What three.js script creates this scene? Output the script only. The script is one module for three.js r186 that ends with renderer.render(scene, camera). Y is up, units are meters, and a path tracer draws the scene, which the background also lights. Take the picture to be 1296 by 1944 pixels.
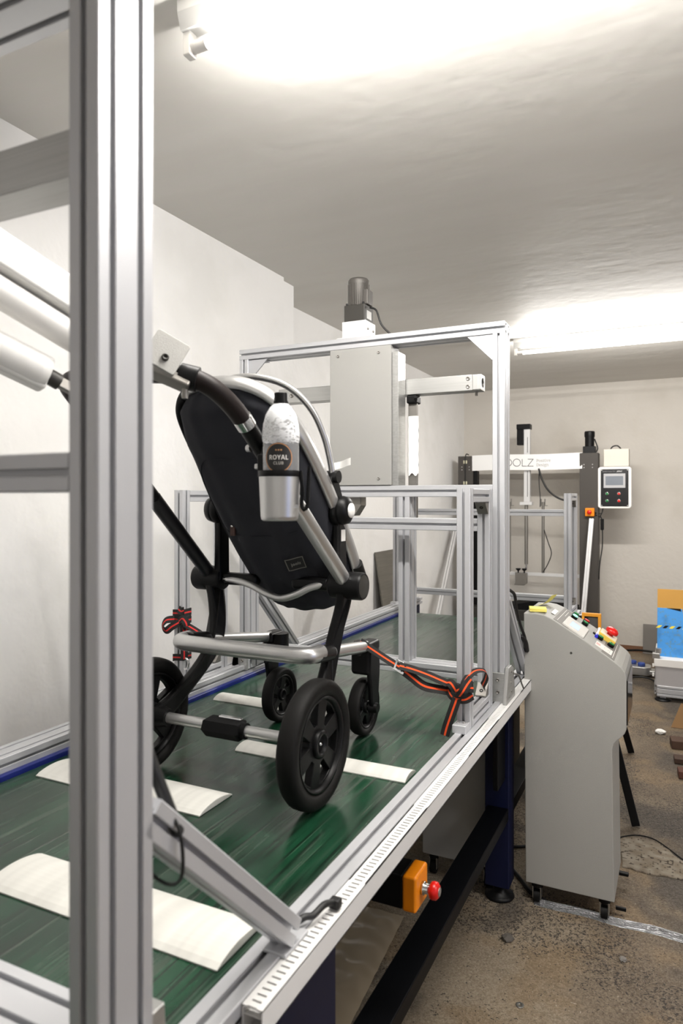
import * as THREE from 'three';
import { RectAreaLightUniformsLib } from 'three/addons/lights/RectAreaLightUniformsLib.js';
import { RoundedBoxGeometry } from 'three/addons/geometries/RoundedBoxGeometry.js';
import { mergeGeometries } from 'three/addons/utils/BufferGeometryUtils.js';

// ---------------------------------------------------------------- camera, exposure
const scene = new THREE.Scene();
scene.background = new THREE.Color().setRGB(.5, .6, 1.0);   // bluish daylight outside the open door on the right
scene.backgroundIntensity = 1.3;
const camera = new THREE.PerspectiveCamera(73.06, 1296 / 1944, 0.05, 40);
camera.position.set(0, 1.5, 0);
camera.rotation.set(0, 0.4525, 0);
camera.setViewOffset(1296, 1944, 0, 25, 1296, 1944);
camera.focus = 2.6;
camera.userData.fStop = 4.5;
scene.add(camera);
const renderer = new THREE.WebGLRenderer({ antialias: true });
renderer.toneMapping = THREE.LinearToneMapping;
renderer.toneMappingExposure = 1.0;
renderer.shadowMap.enabled = true;
RectAreaLightUniformsLib.init();
const TUBE_L = 288;           // radiance of the fluorescent tubes

// ---------------------------------------------------------------- helpers
const V = (x, y, z) => new THREE.Vector3(x, y, z);
let seed = 7;
const rnd = () => { seed = (seed * 1664525 + 1013904223) >>> 0; return seed / 4294967296; };
const rr = (a, b) => a + (b - a) * rnd();
const used = {};
function numbered(n) { if (!(n in used)) { used[n] = 0; return n; } used[n]++; return n + '_' + String(used[n]).padStart(3, '0'); }
function thing(name, label, category, p = [0, 0, 0], group) {
  const o = new THREE.Group(); o.name = numbered(name); o.position.set(...p);
  o.userData = { label, category }; if (group) o.userData.group = group;
  scene.add(o); return o;
}
function flat(g) { const n = g.index ? g.toNonIndexed() : g; for (const k of Object.keys(n.attributes)) if (!['position', 'normal', 'uv'].includes(k)) n.deleteAttribute(k); if (!n.attributes.uv) n.setAttribute('uv', new THREE.BufferAttribute(new Float32Array(n.attributes.position.count * 2), 2)); return n; }
const join = gs => Array.isArray(gs) ? (gs.length === 1 ? flat(gs[0]) : mergeGeometries(gs.map(flat))) : gs;
// a part from geometry given in world metres, hung under its thing (or under another part)
function part(root, name, gs, mat, label) {
  const g = join(gs); let o = V(0, 0, 0), r = root;
  while (r && r !== scene) { o.add(r.position); r = r.parent; }
  g.translate(-o.x, -o.y, -o.z);
  const m = new THREE.Mesh(g, mat); m.name = name; m.castShadow = m.receiveShadow = true;
  if (label) m.userData.label = label;
  root.add(m); return m;
}
function solo(name, label, category, gs, mat, p, group) {           // a thing that is one mesh
  const g = join(gs); g.translate(-p[0], -p[1], -p[2]);
  const m = new THREE.Mesh(g, mat); m.name = numbered(name); m.position.set(...p); m.castShadow = m.receiveShadow = true;
  m.userData = { label, category }; if (group) m.userData.group = group; scene.add(m); return m;
}
function struct(name, gs, mat) { const m = new THREE.Mesh(join(gs), mat); m.name = name; m.castShadow = m.receiveShadow = true; m.userData.kind = 'structure'; scene.add(m); return m; }
const bx = (x0, x1, y0, y1, z0, z1, r = 0.0015) => {
  const w = Math.abs(x1 - x0), h = Math.abs(y1 - y0), d = Math.abs(z1 - z0); r = Math.min(r, w * .45, h * .45, d * .45);
  const g = r > 0 ? new RoundedBoxGeometry(w, h, d, 2, r) : new THREE.BoxGeometry(w, h, d);
  return g.translate((x0 + x1) / 2, (y0 + y1) / 2, (z0 + z1) / 2);
};
function frameMatrix(A, B, side) {          // local z from A to B, local x along side
  const z = B.clone().sub(A).normalize(); let x = (side || (Math.abs(z.y) > .9 ? V(1, 0, 0) : V(0, 1, 0))).clone();
  x.addScaledVector(z, -x.dot(z)).normalize(); const y = z.clone().cross(x);
  return new THREE.Matrix4().makeBasis(x, y, z).setPosition(A);
}
const cyl = (A, B, r0, r1 = r0, n = 24) => {
  const L = A.distanceTo(B), g = new THREE.CylinderGeometry(r1, r0, L, n); g.rotateX(Math.PI / 2).translate(0, 0, L / 2);
  return g.applyMatrix4(frameMatrix(A, B));
};
const lath = (A, B, pts, n = 32, phase = 0) => {           // pts: [radius, distance from A along AB]
  const g = new THREE.LatheGeometry(pts.map(p => new THREE.Vector2(p[0], p[1])), n); g.rotateY(phase).rotateX(Math.PI / 2);
  return g.applyMatrix4(frameMatrix(A, B));
};
const tube = (pts, r, n = 40, rs = 12, closed = false) => new THREE.TubeGeometry(new THREE.CatmullRomCurve3(pts.map(p => p.isVector3 ? p : V(...p)), closed, 'centripetal'), n, r, rs, closed);
const capped = (pts, r, n = 40, rs = 12) => { const q = pts.map(p => p.isVector3 ? p : V(...p)); return [tube(q, r, n, rs), new THREE.SphereGeometry(r, rs, 8).translate(...q[0].toArray()), new THREE.SphereGeometry(r, rs, 8).translate(...q[q.length - 1].toArray())]; };
// aluminium T-slot profile, a x b modules of 40 mm, from A to B; local x along side
const profCache = {};
function slotShape(a, b, m) {
  const P = [], W = a * m, H = b * m, c = .0015, o = .004 * m / .04, u = .0095 * m / .04;
  const sides = [[a, -W / 2, -H / 2, 1, 0], [b, W / 2, -H / 2, 0, 1], [a, W / 2, H / 2, -1, 0], [b, -W / 2, H / 2, 0, -1]];
  for (const [k, x0, y0, dx, dy] of sides) {
    const nx = -dy, ny = dx, L = k * m, at = (t, d) => P.push(new THREE.Vector2(x0 + dx * t + nx * d, y0 + dy * t + ny * d));
    at(c, 0);
    for (let i = 0; i < k; i++) {
      const t = (i + .5) * m;
      at(t - o - .0006, 0); at(t - o, .0006); at(t - o, .0045); at(t - u, .0045); at(t - o - .001, .012); at(t + o + .001, .012); at(t + u, .0045); at(t + o, .0045); at(t + o, .0006); at(t + o + .0006, 0);
    }
    at(L - c, 0);
  }
  return new THREE.Shape(P);
}
function prof(A, B, a = 1, b = 1, side, m = .04) {
  A = V(...A); B = V(...B);
  const g = new THREE.ExtrudeGeometry(slotShape(a, b, m), { depth: A.distanceTo(B), bevelEnabled: false, curveSegments: 1 });
  return g.applyMatrix4(frameMatrix(A, B, side ? V(...side) : undefined));
}
const PX = [1, 0, 0], PY = [0, 1, 0], PZ = [0, 0, 1];
// prism from a 2D outline: map(u, v, w) places it; w runs 0..depth
function prism(pts, depth, bevel = 0, holes) {
  const s = new THREE.Shape(pts.map(p => new THREE.Vector2(p[0], p[1])));
  if (holes) for (const h of holes) s.holes.push(new THREE.Path(h.map(p => new THREE.Vector2(p[0], p[1]))));
  return new THREE.ExtrudeGeometry(s, { depth: depth - 2 * bevel, bevelEnabled: bevel > 0, bevelThickness: bevel, bevelSize: bevel, bevelOffset: -bevel, bevelSegments: 2, curveSegments: 8 }).translate(0, 0, bevel);
}
const basis = (g, O, X, Y, Z) => g.applyMatrix4(new THREE.Matrix4().makeBasis(V(...X), V(...Y), V(...Z)).setPosition(V(...O)));
const rrect = (w, h, r, n = 5) => { const p = []; for (const [cx, cy, a] of [[w / 2 - r, h / 2 - r, 0], [-w / 2 + r, h / 2 - r, 90], [-w / 2 + r, -h / 2 + r, 180], [w / 2 - r, -h / 2 + r, 270]]) for (let i = 0; i <= n; i++) { const t = (a + 90 * i / n) * Math.PI / 180; p.push([cx + r * Math.cos(t), cy + r * Math.sin(t)]); } return p; };
// webbing: flat ribbon along points, u across the width (0..1)
function webbing(pts, normals, w, th = .0022, n = 48) {
  const c = new THREE.CatmullRomCurve3(pts.map(p => V(...p)), false, 'centripetal'), nc = new THREE.CatmullRomCurve3(normals.map(p => V(...p)), false, 'centripetal');
  const pos = [], uv = [], idx = []; let len = 0, last = null; const K = [-1, -.96, .96, 1];
  const rows = [];
  for (let i = 0; i <= n; i++) {
    const t = i / n, p = c.getPoint(t), tg = c.getTangent(t); let nn = nc.getPoint(t); nn.addScaledVector(tg, -nn.dot(tg)).normalize(); const s = tg.clone().cross(nn).normalize();
    if (last) len += p.distanceTo(last); last = p; rows.push([p, nn, s, len]);
  }
  for (const sgn of [1, -1]) {
    const b = pos.length / 3;
    for (const [p, nn, s, l] of rows) for (const k of K) { const q = p.clone().addScaledVector(s, k * w / 2).addScaledVector(nn, sgn * th / 2 * (Math.abs(k) > .99 ? .1 : 1)); pos.push(q.x, q.y, q.z); uv.push(k / 2 + .5, l / .05); }
    for (let i = 0; i < n; i++) for (let j = 0; j < 3; j++) { const a = b + i * 4 + j, d = a + 4; if (sgn > 0) idx.push(a, a + 1, d, a + 1, d + 1, d); else idx.push(a, d, a + 1, a + 1, d, d + 1); }
  }
  const g = new THREE.BufferGeometry(); g.setAttribute('position', new THREE.Float32BufferAttribute(pos, 3)); g.setAttribute('uv', new THREE.Float32BufferAttribute(uv, 2)); g.setIndex(idx); g.computeVertexNormals(); return g;
}
// smooth surface grid: f(u,v) -> Vector3
function grid(f, nu, nv) {
  const pos = [], uv = [], idx = [];
  for (let j = 0; j <= nv; j++) for (let i = 0; i <= nu; i++) { const p = f(i / nu, j / nv); pos.push(p.x, p.y, p.z); uv.push(i / nu, j / nv); }
  for (let j = 0; j < nv; j++) for (let i = 0; i < nu; i++) { const a = j * (nu + 1) + i, b = a + nu + 1; idx.push(a, a + 1, b, a + 1, b + 1, b); }
  const g = new THREE.BufferGeometry(); g.setAttribute('position', new THREE.Float32BufferAttribute(pos, 3)); g.setAttribute('uv', new THREE.Float32BufferAttribute(uv, 2)); g.setIndex(idx); g.computeVertexNormals(); return g;
}
const boltGeo = (P, dir, r = .006, h = .004) => { const A = V(...P), d = V(...dir).normalize(), B = A.clone().addScaledVector(d, h); return lath(A, B, [[0, -.004], [r, -.004], [r, h * .7], [r * .85, h], [r * .5, h], [r * .45, h * .35], [0, h * .35]], 16); };

// ---------------------------------------------------------------- textures
const hash = (x, y, s) => { let h = (x * 374761393 + y * 668265263 + s * 2147483647) | 0; h = Math.imul(h ^ (h >>> 13), 1274126177); h ^= h >>> 16; return (h >>> 0) / 4294967296; };
function noise(x, y, px, py, s) {            // tileable value noise with period px, py
  const xi = Math.floor(x), yi = Math.floor(y), fx = x - xi, fy = y - yi, u = fx * fx * (3 - 2 * fx), v = fy * fy * (3 - 2 * fy);
  const w = (i, j) => hash(((xi + i) % px + px) % px, ((yi + j) % py + py) % py, s);
  return (w(0, 0) * (1 - u) + w(1, 0) * u) * (1 - v) + (w(0, 1) * (1 - u) + w(1, 1) * u) * v;
}
const fbm = (x, y, f, s, oct = 4, ax = 1) => { let a = 0, k = .5, t = 0; for (let i = 0; i < oct; i++) { a += k * noise(x * f, y * f * ax, f, Math.max(1, Math.round(f * ax)), s + i); t += k; k *= .5; f *= 2; } return a / t; };
function tex(W, H, fn, srgb = true) {
  const d = new Uint8Array(W * H * 4);
  for (let j = 0; j < H; j++) for (let i = 0; i < W; i++) { const c = fn((i + .5) / W, (j + .5) / H), k = (j * W + i) * 4; d[k] = Math.max(0, Math.min(255, c[0])); d[k + 1] = Math.max(0, Math.min(255, c[1])); d[k + 2] = Math.max(0, Math.min(255, c[2])); d[k + 3] = 255; }
  const t = new THREE.DataTexture(d, W, H); t.wrapS = t.wrapT = THREE.RepeatWrapping; t.magFilter = THREE.LinearFilter; t.minFilter = THREE.LinearMipmapLinearFilter; if (srgb) t.colorSpace = THREE.SRGBColorSpace; t.needsUpdate = true; return t;
}
const mixc = (a, b, t) => [a[0] + (b[0] - a[0]) * t, a[1] + (b[1] - a[1]) * t, a[2] + (b[2] - a[2]) * t];
const sst = (a, b, x) => { x = Math.max(0, Math.min(1, (x - a) / (b - a))); return x * x * (3 - 2 * x); };
const floorMap = tex(2048, 2048, (u, v) => {
  const big = fbm(u, v, 4, 1, 5), mid = fbm(u, v, 14, 20, 5), fine = noise(u * 420, v * 420, 420, 420, 40), grit = noise(u * 900, v * 900, 900, 900, 41);
  let c = mixc([102, 90, 75], [144, 131, 112], sst(.3, .7, big)); c = mixc(c, [126, 106, 80], sst(.45, .7, mid) * .55);
  c = mixc(c, [70, 64, 57], sst(.5, .74, fbm(u, v, 9, 60, 6)) * .85); const g = (fine - .5) * 22 + (grit - .5) * 30; c = [c[0] + g, c[1] + g, c[2] + g];
  const sp = .6 * noise(u * 760, v * 760, 760, 760, 77) + .4 * noise(u * 330, v * 330, 330, 330, 79), gr = sst(.42, .62, fbm(u, v, 7, 140, 5)); c = mixc(c, [34, 30, 27], sst(.76 - .3 * gr, .9 - .12 * gr, sp) * .8);
  return mixc(c, [200, 194, 184], sst(.93, .99, noise(u * 480, v * 480, 480, 480, 78)) * .6);
});
const rubbleMap = tex(512, 512, (u, v) => { const n = noise(u * 40, v * 40, 40, 40, 2), m = noise(u * 110, v * 110, 110, 110, 3), b = fbm(u, v, 6, 12, 4); let c = mixc([150, 136, 116], [186, 176, 160], n); c = mixc(c, [92, 80, 66], sst(.55, .8, b) * .6); return mixc(c, [60, 50, 42], sst(.72, .9, m) * .7); });
const floorBump = tex(1024, 1024, (u, v) => { const h = 255 * (.5 * fbm(u, v, 30, 5, 4) + .5 * noise(u * 400, v * 400, 400, 400, 9)); return [h, h, h]; }, false);
const plasterBump = tex(512, 512, (u, v) => { const h = 255 * (.6 * fbm(u, v, 6, 13, 4) + .4 * fbm(u, v, 40, 14, 3)); return [h, h, h]; }, false);
const ceilBump = tex(1024, 1024, (u, v) => { const h = 255 * (.75 * fbm(u, v, 3, 33, 5, 5) + .25 * fbm(u, v, 60, 34, 2)); return [h, h, h]; }, false);
const wallMap = tex(512, 512, (u, v) => mixc([240, 239, 237], [226, 225, 221], sst(.5, .8, fbm(u, v, 5, 3, 5)) * .6));
const backWallMap = tex(512, 512, (u, v) => mixc([208, 203, 195], [188, 182, 172], sst(.45, .8, fbm(u, v, 5, 6, 5)) * .6));
const ceilMap = tex(512, 512, (u, v) => mixc([220, 218, 213], [208, 205, 199], fbm(u, v, 4, 8, 5, 4)));
const beltMap = tex(1024, 1024, (u, v) => {     // u across, v along the belt: scuffs run along it
  const s1 = fbm(u, v, 60, 2, 3, .12), s2 = fbm(u, v, 150, 8, 2, .05), blotch = fbm(u, v, 6, 4, 4);
  let c = mixc([16, 46, 31], [24, 66, 44], sst(.3, .7, blotch)); c = mixc(c, [72, 76, 68], sst(.5, .78, s1) * .65); c = mixc(c, [18, 24, 19], sst(.56, .8, s2) * .7);
  c = mixc(c, [96, 104, 94], sst(.78, .95, noise(u * 220, v * 9, 220, 9, 31)) * .45); return c;
});
const beltRough = tex(512, 512, (u, v) => { const r = 255 * (.08 + .2 * fbm(u, v, 60, 2, 3, .12) + .1 * fbm(u, v, 8, 4, 3)); return [r, r, r]; }, false);
const brushMap = tex(512, 256, (u, v) => { const k = 222 + 26 * (noise(u * 3, v * 256, 3, 256, 5) - .5) + 14 * (fbm(u, v, 5, 6, 3) - .5); return [k, k, k - 3]; });
const weaveBump = tex(256, 256, (u, v) => { const a = Math.sin(u * 256 * Math.PI) * Math.sin(v * 256 * Math.PI), h = 128 + 90 * a + 40 * (noise(u * 128, v * 128, 128, 128, 3) - .5); return [h, h, h]; }, false);
const powderBump = tex(256, 256, (u, v) => { const h = 255 * noise(u * 128, v * 128, 128, 128, 15); return [h, h, h]; }, false);
const strapTex = (r, g, b, s) => tex(128, 64, (u, v) => { const zig = .5 * Math.abs((v * 24 + u * 6) % 1 - .5); const on = Math.abs(u - .5) < .1 + .03 * zig; const n = 16 * (noise(u * 40, v * 40, 40, 40, s) - .5); return on ? [r + n, g + n, b + n] : [24 + n, 23 + n, 23 + n]; });
const canvasTex = (w, h, draw) => { const c = document.createElement('canvas'); c.width = w; c.height = h; draw(c.getContext('2d'), w, h); const t = new THREE.CanvasTexture(c); t.colorSpace = THREE.SRGBColorSpace; return t; };
const rep = (t, x, y = x) => { const c = t.clone(); c.repeat.set(x, y); c.needsUpdate = true; return c; };

// ---------------------------------------------------------------- materials
const S = (color, roughness, metalness = 0, more = {}) => new THREE.MeshStandardMaterial({ color, roughness, metalness, ...more });
const D = (color, roughness, specularIntensity, more = {}) => new THREE.MeshPhysicalMaterial({ color, roughness, specularIntensity, ...more });
const M = {
  wall: S(0xffffff, .85, 0, { map: rep(wallMap, .5), bumpMap: rep(plasterBump, .8), bumpScale: .004 }),
  back: S(0xffffff, .85, 0, { map: rep(backWallMap, .4), bumpMap: rep(plasterBump, .8), bumpScale: .004 }),
  ceil: S(0xffffff, .62, 0, { map: rep(ceilMap, .35), bumpMap: rep(ceilBump, .3), bumpScale: .005 }),
  floor: S(0xffffff, .8, 0, { map: rep(floorMap, .4), bumpMap: rep(floorBump, .9), bumpScale: .003 }),
  rubble: S(0xffffff, .95, 0, { map: rubbleMap, bumpMap: rep(floorBump, 2.5), bumpScale: .012 }),
  alu: S(0xc4c5c8, .48, .5), aluBright: S(0xd9d9d9, .42, .35), brushed: S(0xd2d2d2, .4, .75, { map: brushMap }), steel: S(0xb9b8b4, .32, .95),
  greyMetal: S(0x8b8883, .45, .8), silver: S(0xc3c3c2, .33, .85), chrome: S(0xdedede, .12, 1),
  panel: S(0x9c9b97, .5, .05, { bumpMap: rep(powderBump, 12), bumpScale: .0004 }), console: S(0x9b9a95, .52, 0, { bumpMap: rep(powderBump, 14), bumpScale: .0004 }),
  white: S(0xeeece8, .45), housing: S(0xc4c4c2, .5), whiteGloss: S(0xdcdbd8, .25), paper: S(0xefeeea, .9), slat: S(0xf8f7f3, .5, 0, { map: rep(brushMap, .5) }),
  black: D(0x0b0b0c, .42, .45), blackMatte: D(0x101011, .75, .3), rubber: D(0x100f0e, .62, .4), rubberTread: S(0x292623, .8), darkGrey: S(0x35332f, .5, .2), column: S(0x46423e, .55, .1, { bumpMap: rep(powderBump, 14), bumpScale: .0005 }),
  navy: D(0x0a1130, .45, .6), beam: D(0x030408, .5, .35), blueTrim: S(0x18256e, .4), motor: S(0x55524e, .5, .3), belt: S(0xffffff, 1, 0, { map: rep(beltMap, 1.2, .5), roughnessMap: rep(beltRough, 1.2, .5) }),
  fabric: D(0x2a2b30, .85, .45, { bumpMap: rep(weaveBump, 5), bumpScale: .0006 }), leather: D(0x1a1210, .5, .5), orange: S(0xf08a00, .4), red: S(0xd21610, .3), green: S(0x0b7a3a, .3), yellow: S(0xf2e57a, .8), yellowDark: S(0xd9b84c, .8),
  strapO: S(0xffffff, .85, 0, { map: strapTex(228, 78, 24, 4) }), strapR: S(0xffffff, .85, 0, { map: strapTex(196, 40, 38, 5) }), tape: S(0x9a9b9d, .22, .95, { bumpMap: rep(plasterBump, 3), bumpScale: .004 }),
  dark: S(0x050505, .7), wood: S(0x4a3426, .75), ply: S(0xb98a3c, .7), blueSheet: S(0x2c86d6, .55), pcb: S(0x75726d, .55, .15), cable: S(0x0d0d0d, .5), hole: S(0x0a0a0a, .9),
};

// ---------------------------------------------------------------- room
const XL = -1.855, XL2 = -2.09, XR = 3.7, ZB = -7.35, ZF = 2.6, HC = 2.66;
const plane = (w, h, fn, n = 1) => { const g = new THREE.PlaneGeometry(w, h); const u = g.attributes.uv; for (let i = 0; i < u.count; i++) u.setXY(i, u.getX(i) * w, u.getY(i) * h); return fn(g); };
function slab(x0, x1, y0, y1, z0, z1) { // box with metre uv on every face
  const g = flat(new THREE.BoxGeometry(x1 - x0, y1 - y0, z1 - z0).translate((x0 + x1) / 2, (y0 + y1) / 2, (z0 + z1) / 2)), p = g.attributes.position, n = g.attributes.normal, u = g.attributes.uv;
  for (let i = 0; i < p.count; i++) { if (Math.abs(n.getX(i)) > .5) u.setXY(i, p.getZ(i), p.getY(i)); else if (Math.abs(n.getY(i)) > .5) u.setXY(i, p.getX(i), p.getZ(i)); else u.setXY(i, p.getX(i), p.getY(i)); }
  return g;
}
const floor = struct('floor', [slab(-2.5, XR + .2, -.2, 0, ZB - .2, ZF + .2)], M.floor);
struct('ceiling', [slab(-2.5, XR + .2, HC, HC + .2, ZB - .2, ZF + .2)], M.ceil);
struct('wall_left', [slab(XL - .5, XL, 0, HC, -3.125, ZF), slab(XL - .53, XL - .03, 0, HC, -3.28, -3.125), slab(XL2 - .3, XL2, 0, HC, ZB, -3.28)], M.wall);
struct('wall_back', [slab(-2.4, XR, .02, HC, ZB - .2, ZB)], M.back);
struct('wall_right', [slab(XR, XR + .2, 0, HC, ZB, -1.55), slab(XR, XR + .2, 0, HC, .15, ZF), slab(XR, XR + .2, 2.15, HC, -1.55, .15)], M.wall);
struct('door_1', [bx(XR - .02, XR + .2, 0, 2.15, -1.55, -1.51, .003), bx(XR - .02, XR + .2, 0, 2.15, .11, .15, .003), bx(XR - .02, XR + .2, 2.11, 2.15, -1.55, .15, .003)], M.white);
struct('wall_front', [slab(-2.4, XR, 0, HC, ZF, ZF + .2)], M.wall);
struct('trim_1', [bx(-1.9, XR, 0, .06, ZB, ZB + .006, 0)], S(0x7d5a43, .9));
{ // broken strip of screed in the floor
  const out = [[-.24, -3.25], [-.19, -3.31], [-.12, -3.33], [-.06, -3.29], [.0, -3.2], [.06, -3.14], [.3, -3.05], [.62, -3.0], [.62, -2.82], [.2, -2.98], [.06, -3.04], [-.08, -3.02], [-.2, -3.03]];
  const fine = []; for (let i = 0; i < out.length; i++) { const a = out[i], b = out[(i + 1) % out.length]; for (let k = 0; k < 5; k++) fine.push([a[0] + (b[0] - a[0]) * k / 5 + rr(-.006, .006), a[1] + (b[1] - a[1]) * k / 5 + rr(-.006, .006)]); }
  const ring = fine.map(p => { const c = [.1, -3.1]; return [p[0], -p[1]]; });
  const g = prism(ring, .006, .0015); basis(g, [0, 0, 0], [1, 0, 0], [0, 0, -1], [0, 1, 0]);
  const u = g.attributes.uv, p = g.attributes.position; for (let i = 0; i < u.count; i++) u.setXY(i, p.getX(i), p.getZ(i));
  const m = part(floor, 'broken_screed', [g], M.rubble);
  const crack = capped([[-.26, .001, -3.24], [-.22, .002, -3.3], [-.16, .002, -3.345], [-.1, .002, -3.34], [-.04, .002, -3.28], [.02, .002, -3.2], [.09, .002, -3.14], [.3, .002, -3.06], [.62, .002, -3.01]], .0028, 60, 6);
  part(floor, 'crack', crack, M.hole);
}

// ---------------------------------------------------------------- lamps
function lamp(label, x0, x1, z, tubeDz = 0) {
  const y = HC - .1, t = thing('fluorescent_lamp', label, 'lamp', [(x0 + x1) / 2, HC, z], 'fluorescent battens on the ceiling');
  const prof2 = [[-.034, 0], [-.034, -.03], [-.022, -.066], [.022, -.066], [.034, -.03], [.034, 0]];
  const g = prism(prof2, x1 - x0, .001); basis(g, [x0, HC, z], [0, 0, 1], [0, 1, 0], [1, 0, 0]); g.computeVertexNormals();
  part(t, 'housing', [g], M.housing);
  for (const [x, s] of [[x0, 1], [x1, -1]]) {
    part(t, 'lamp_holder', [bx(x, x + s * .022, HC - .12, HC - .06, z - .014, z + .014, .004)], M.white);
    part(t, 'tube_cap', [cyl(V(x + s * .02, y, z), V(x + s * .062, y, z), .0135), cyl(V(x + s * .03, y, z), V(x + s * .033, y, z), .0139)], M.white);
  }
  part(t, 'tube', [cyl(V(x0 + .06, y, z), V(x1 - .06, y, z), .0132)], new THREE.MeshStandardMaterial({ color: 0xffffff, emissive: 0xfffdf8, emissiveIntensity: 9, roughness: .4 }));
  for (const a of [0, 97, -97]) {
    const d = V(0, -Math.cos(a * Math.PI / 180), Math.sin(a * Math.PI / 180)), p = V(0, y - HC, 0).addScaledVector(d, .0165);
    const l = new THREE.RectAreaLight(0xfffbf6, a ? TUBE_L * .78 : TUBE_L, x1 - x0 - .12, .026); l.name = 'tube_light'; l.position.copy(p); t.add(l);
    const w = V((x0 + x1) / 2, y, z).addScaledVector(d, .0165); l.lookAt(w.clone().add(d));
  }
}
lamp('fluorescent batten on the ceiling nearest the camera, above the stroller', -1.045, .46, -1.31);
lamp('fluorescent batten on the far part of the ceiling, behind the tall gantry', -1.07, .43, -5.08);
lamp('unseen fluorescent batten added on the right half of the ceiling, level with the stroller', 1.55, 3.05, -1.31);  // added out of view, lifts the light on the right and under the belt

// ---------------------------------------------------------------- treadmill
const BY = .8;
{
  const t = thing('treadmill', 'long treadmill bench with a wide green belt between aluminium rails', 'treadmill', [-1.04, 0, -2]);
  const Z0 = .12, Z1 = -4.02, r = .04, xa = -1.5, xb = -.575, prof2 = []; // belt loop in (s, y)
  const P = []; const n = 14;
  for (let i = 0; i <= 60; i++) P.push([Z0 + (Z1 - Z0) * i / 60, BY]);
  for (let i = 1; i < n; i++) { const a = Math.PI / 2 + Math.PI * i / n; P.push([Z1 + r * Math.cos(a), BY - r + r * Math.sin(a)]); }
  for (let i = 0; i <= 60; i++) P.push([Z1 + (Z0 - Z1) * i / 60, BY - 2 * r]);
  for (let i = 1; i <= n; i++) { const a = -Math.PI / 2 + Math.PI * i / n; P.push([Z0 + r * Math.cos(a), BY - r + r * Math.sin(a)]); }
  let L = 0; const Ls = P.map((p, i) => i ? (L += Math.hypot(p[0] - P[i - 1][0], p[1] - P[i - 1][1])) : 0);
  const g = grid((u, v) => { const k = Math.round(v * (P.length - 1)); return V(xa + (xb - xa) * u, P[k][1], P[k][0]); }, 1, P.length - 1);
  const uv = g.attributes.uv; for (let j = 0; j < P.length; j++) for (let i = 0; i < 2; i++) uv.setXY(j * 2 + i, i * (xb - xa), Ls[j]);
  part(t, 'belt', [g], M.belt);
  for (const z of [Z0, Z1]) part(t, 'roller', [cyl(V(xa - .01, BY - r, z), V(xb + .003, BY - r, z), r - .003)], M.steel);
  part(t, 'deck', [bx(xa, xb, BY - 2 * r + .02, BY - .006, Z1 + .08, Z0 - .08, 0)], M.dark);
  // right rail and its slotted duct
  part(t, 'rail', [prof([-.5445, .81, .3], [-.5445, .81, -4.35], 1, 1, PY, .05)], M.alu);
  part(t, 'rail', [prof([-1.56, .83, .3], [-1.56, .83, -4.35], 2, 1, PX)], M.alu);
  part(t, 'blue_edge', [bx(-1.522, -1.506, .79, .813, .3, -4.05, .005)], M.blueTrim);
  part(t, 'side_frame', [bx(-1.6, -1.52, .66, .81, .28, -4.3, .003)], M.navy);
  // slotted wiring duct: two side walls, lid margins and the bars between its slots
  const dz0 = -.765, dz1 = -2.75, dx0 = -.5185, dx1 = -.4865, y0 = .792, y1 = .832;
  const duct = part(t, 'wiring_duct', [bx(dx0, dx0 + .002, y0, y1, dz0, dz1, 0), bx(dx1 - .002, dx1, y0, y1, dz0, dz1, 0), bx(dx0, dx1, y0, y0 + .002, dz0, dz1, 0), bx(dx0, dx0 + .008, y1 - .0025, y1, dz0, dz1, 0), bx(dx1 - .009, dx1, y1 - .0025, y1, dz0, dz1, 0), bx(dx0 + .003, dx1 - .003, y1 - .012, y1 - .011, dz0, dz1, 0)], S(0xe2e1df, .45));
  const bar = new THREE.BoxGeometry(.016, .0025, .0088);
  for (let i = 0, z = dz0 - .006; z > dz1 + .02; z -= .0125, i++) { const m = new THREE.Mesh(bar, duct.material); m.name = 'lid_bar'; m.position.set((dx0 + dx1) / 2 - t.position.x, y1 - .00125, z - t.position.z); m.castShadow = m.receiveShadow = true; duct.add(m); }
  part(t, 'duct_lid', [bx(dx0, dx1, y0, y1, dz1, -4.2, .001)], M.aluBright);
  // cross slats fixed to the belt: low domed strips
  const slat = (x0, x1, z0, z1) => { const w = Math.abs(z1 - z0), p = []; for (let i = 0; i <= 12; i++) { const a = i / 12; p.push([a * w, .0025 + .0125 * Math.pow(Math.sin(Math.PI * a), .7)]); } p.push([w, 0], [0, 0]); const q = prism(p, x1 - x0, .0015); basis(q, [x0, BY + .0005, Math.max(z0, z1)], [0, 0, -1], [0, 1, 0], [1, 0, 0]); return q; };
  for (const s of [[-1.125, -.612, -.838, -.965], [-1.455, -.945, -1.23, -1.355], [-1.105, -.602, -1.595, -1.675], [-1.452, -.945, -1.965, -2.045]]) part(t, 'slat', [slat(...s)], M.slat);
  // legs, lower beams, skirts
  const leg = (x, z) => { const l = part(t, 'leg', [bx(x - .045, x + .045, .055, .7, z - .045, z + .045, .004)], M.navy); part(l, 'foot', [lath(V(x, 0, z), V(x, 1, z), [[0, 0], [.05, 0], [.055, .006], [.05, .016], [.026, .026], [.02, .055], [0, .055]])], M.black); };
  for (const z of [-2.61, -4.1]) { leg(-.605, z); leg(-1.5, z); } leg(-1.5, -.45);
  for (const x of [-.6, -1.5]) part(t, 'lower_beam', [bx(x - .038, x + .038, .31, .355, .1, -4.1, .003)], M.beam);
  part(t, 'end_cabinet', [bx(-.64, -.56, .1, .688, -.62, -1.13, .004)], M.navy);
  part(t, 'skirt', [bx(-.592, -.574, .46, .69, -2.45, -2.83, .003)], M.black);
}

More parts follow.
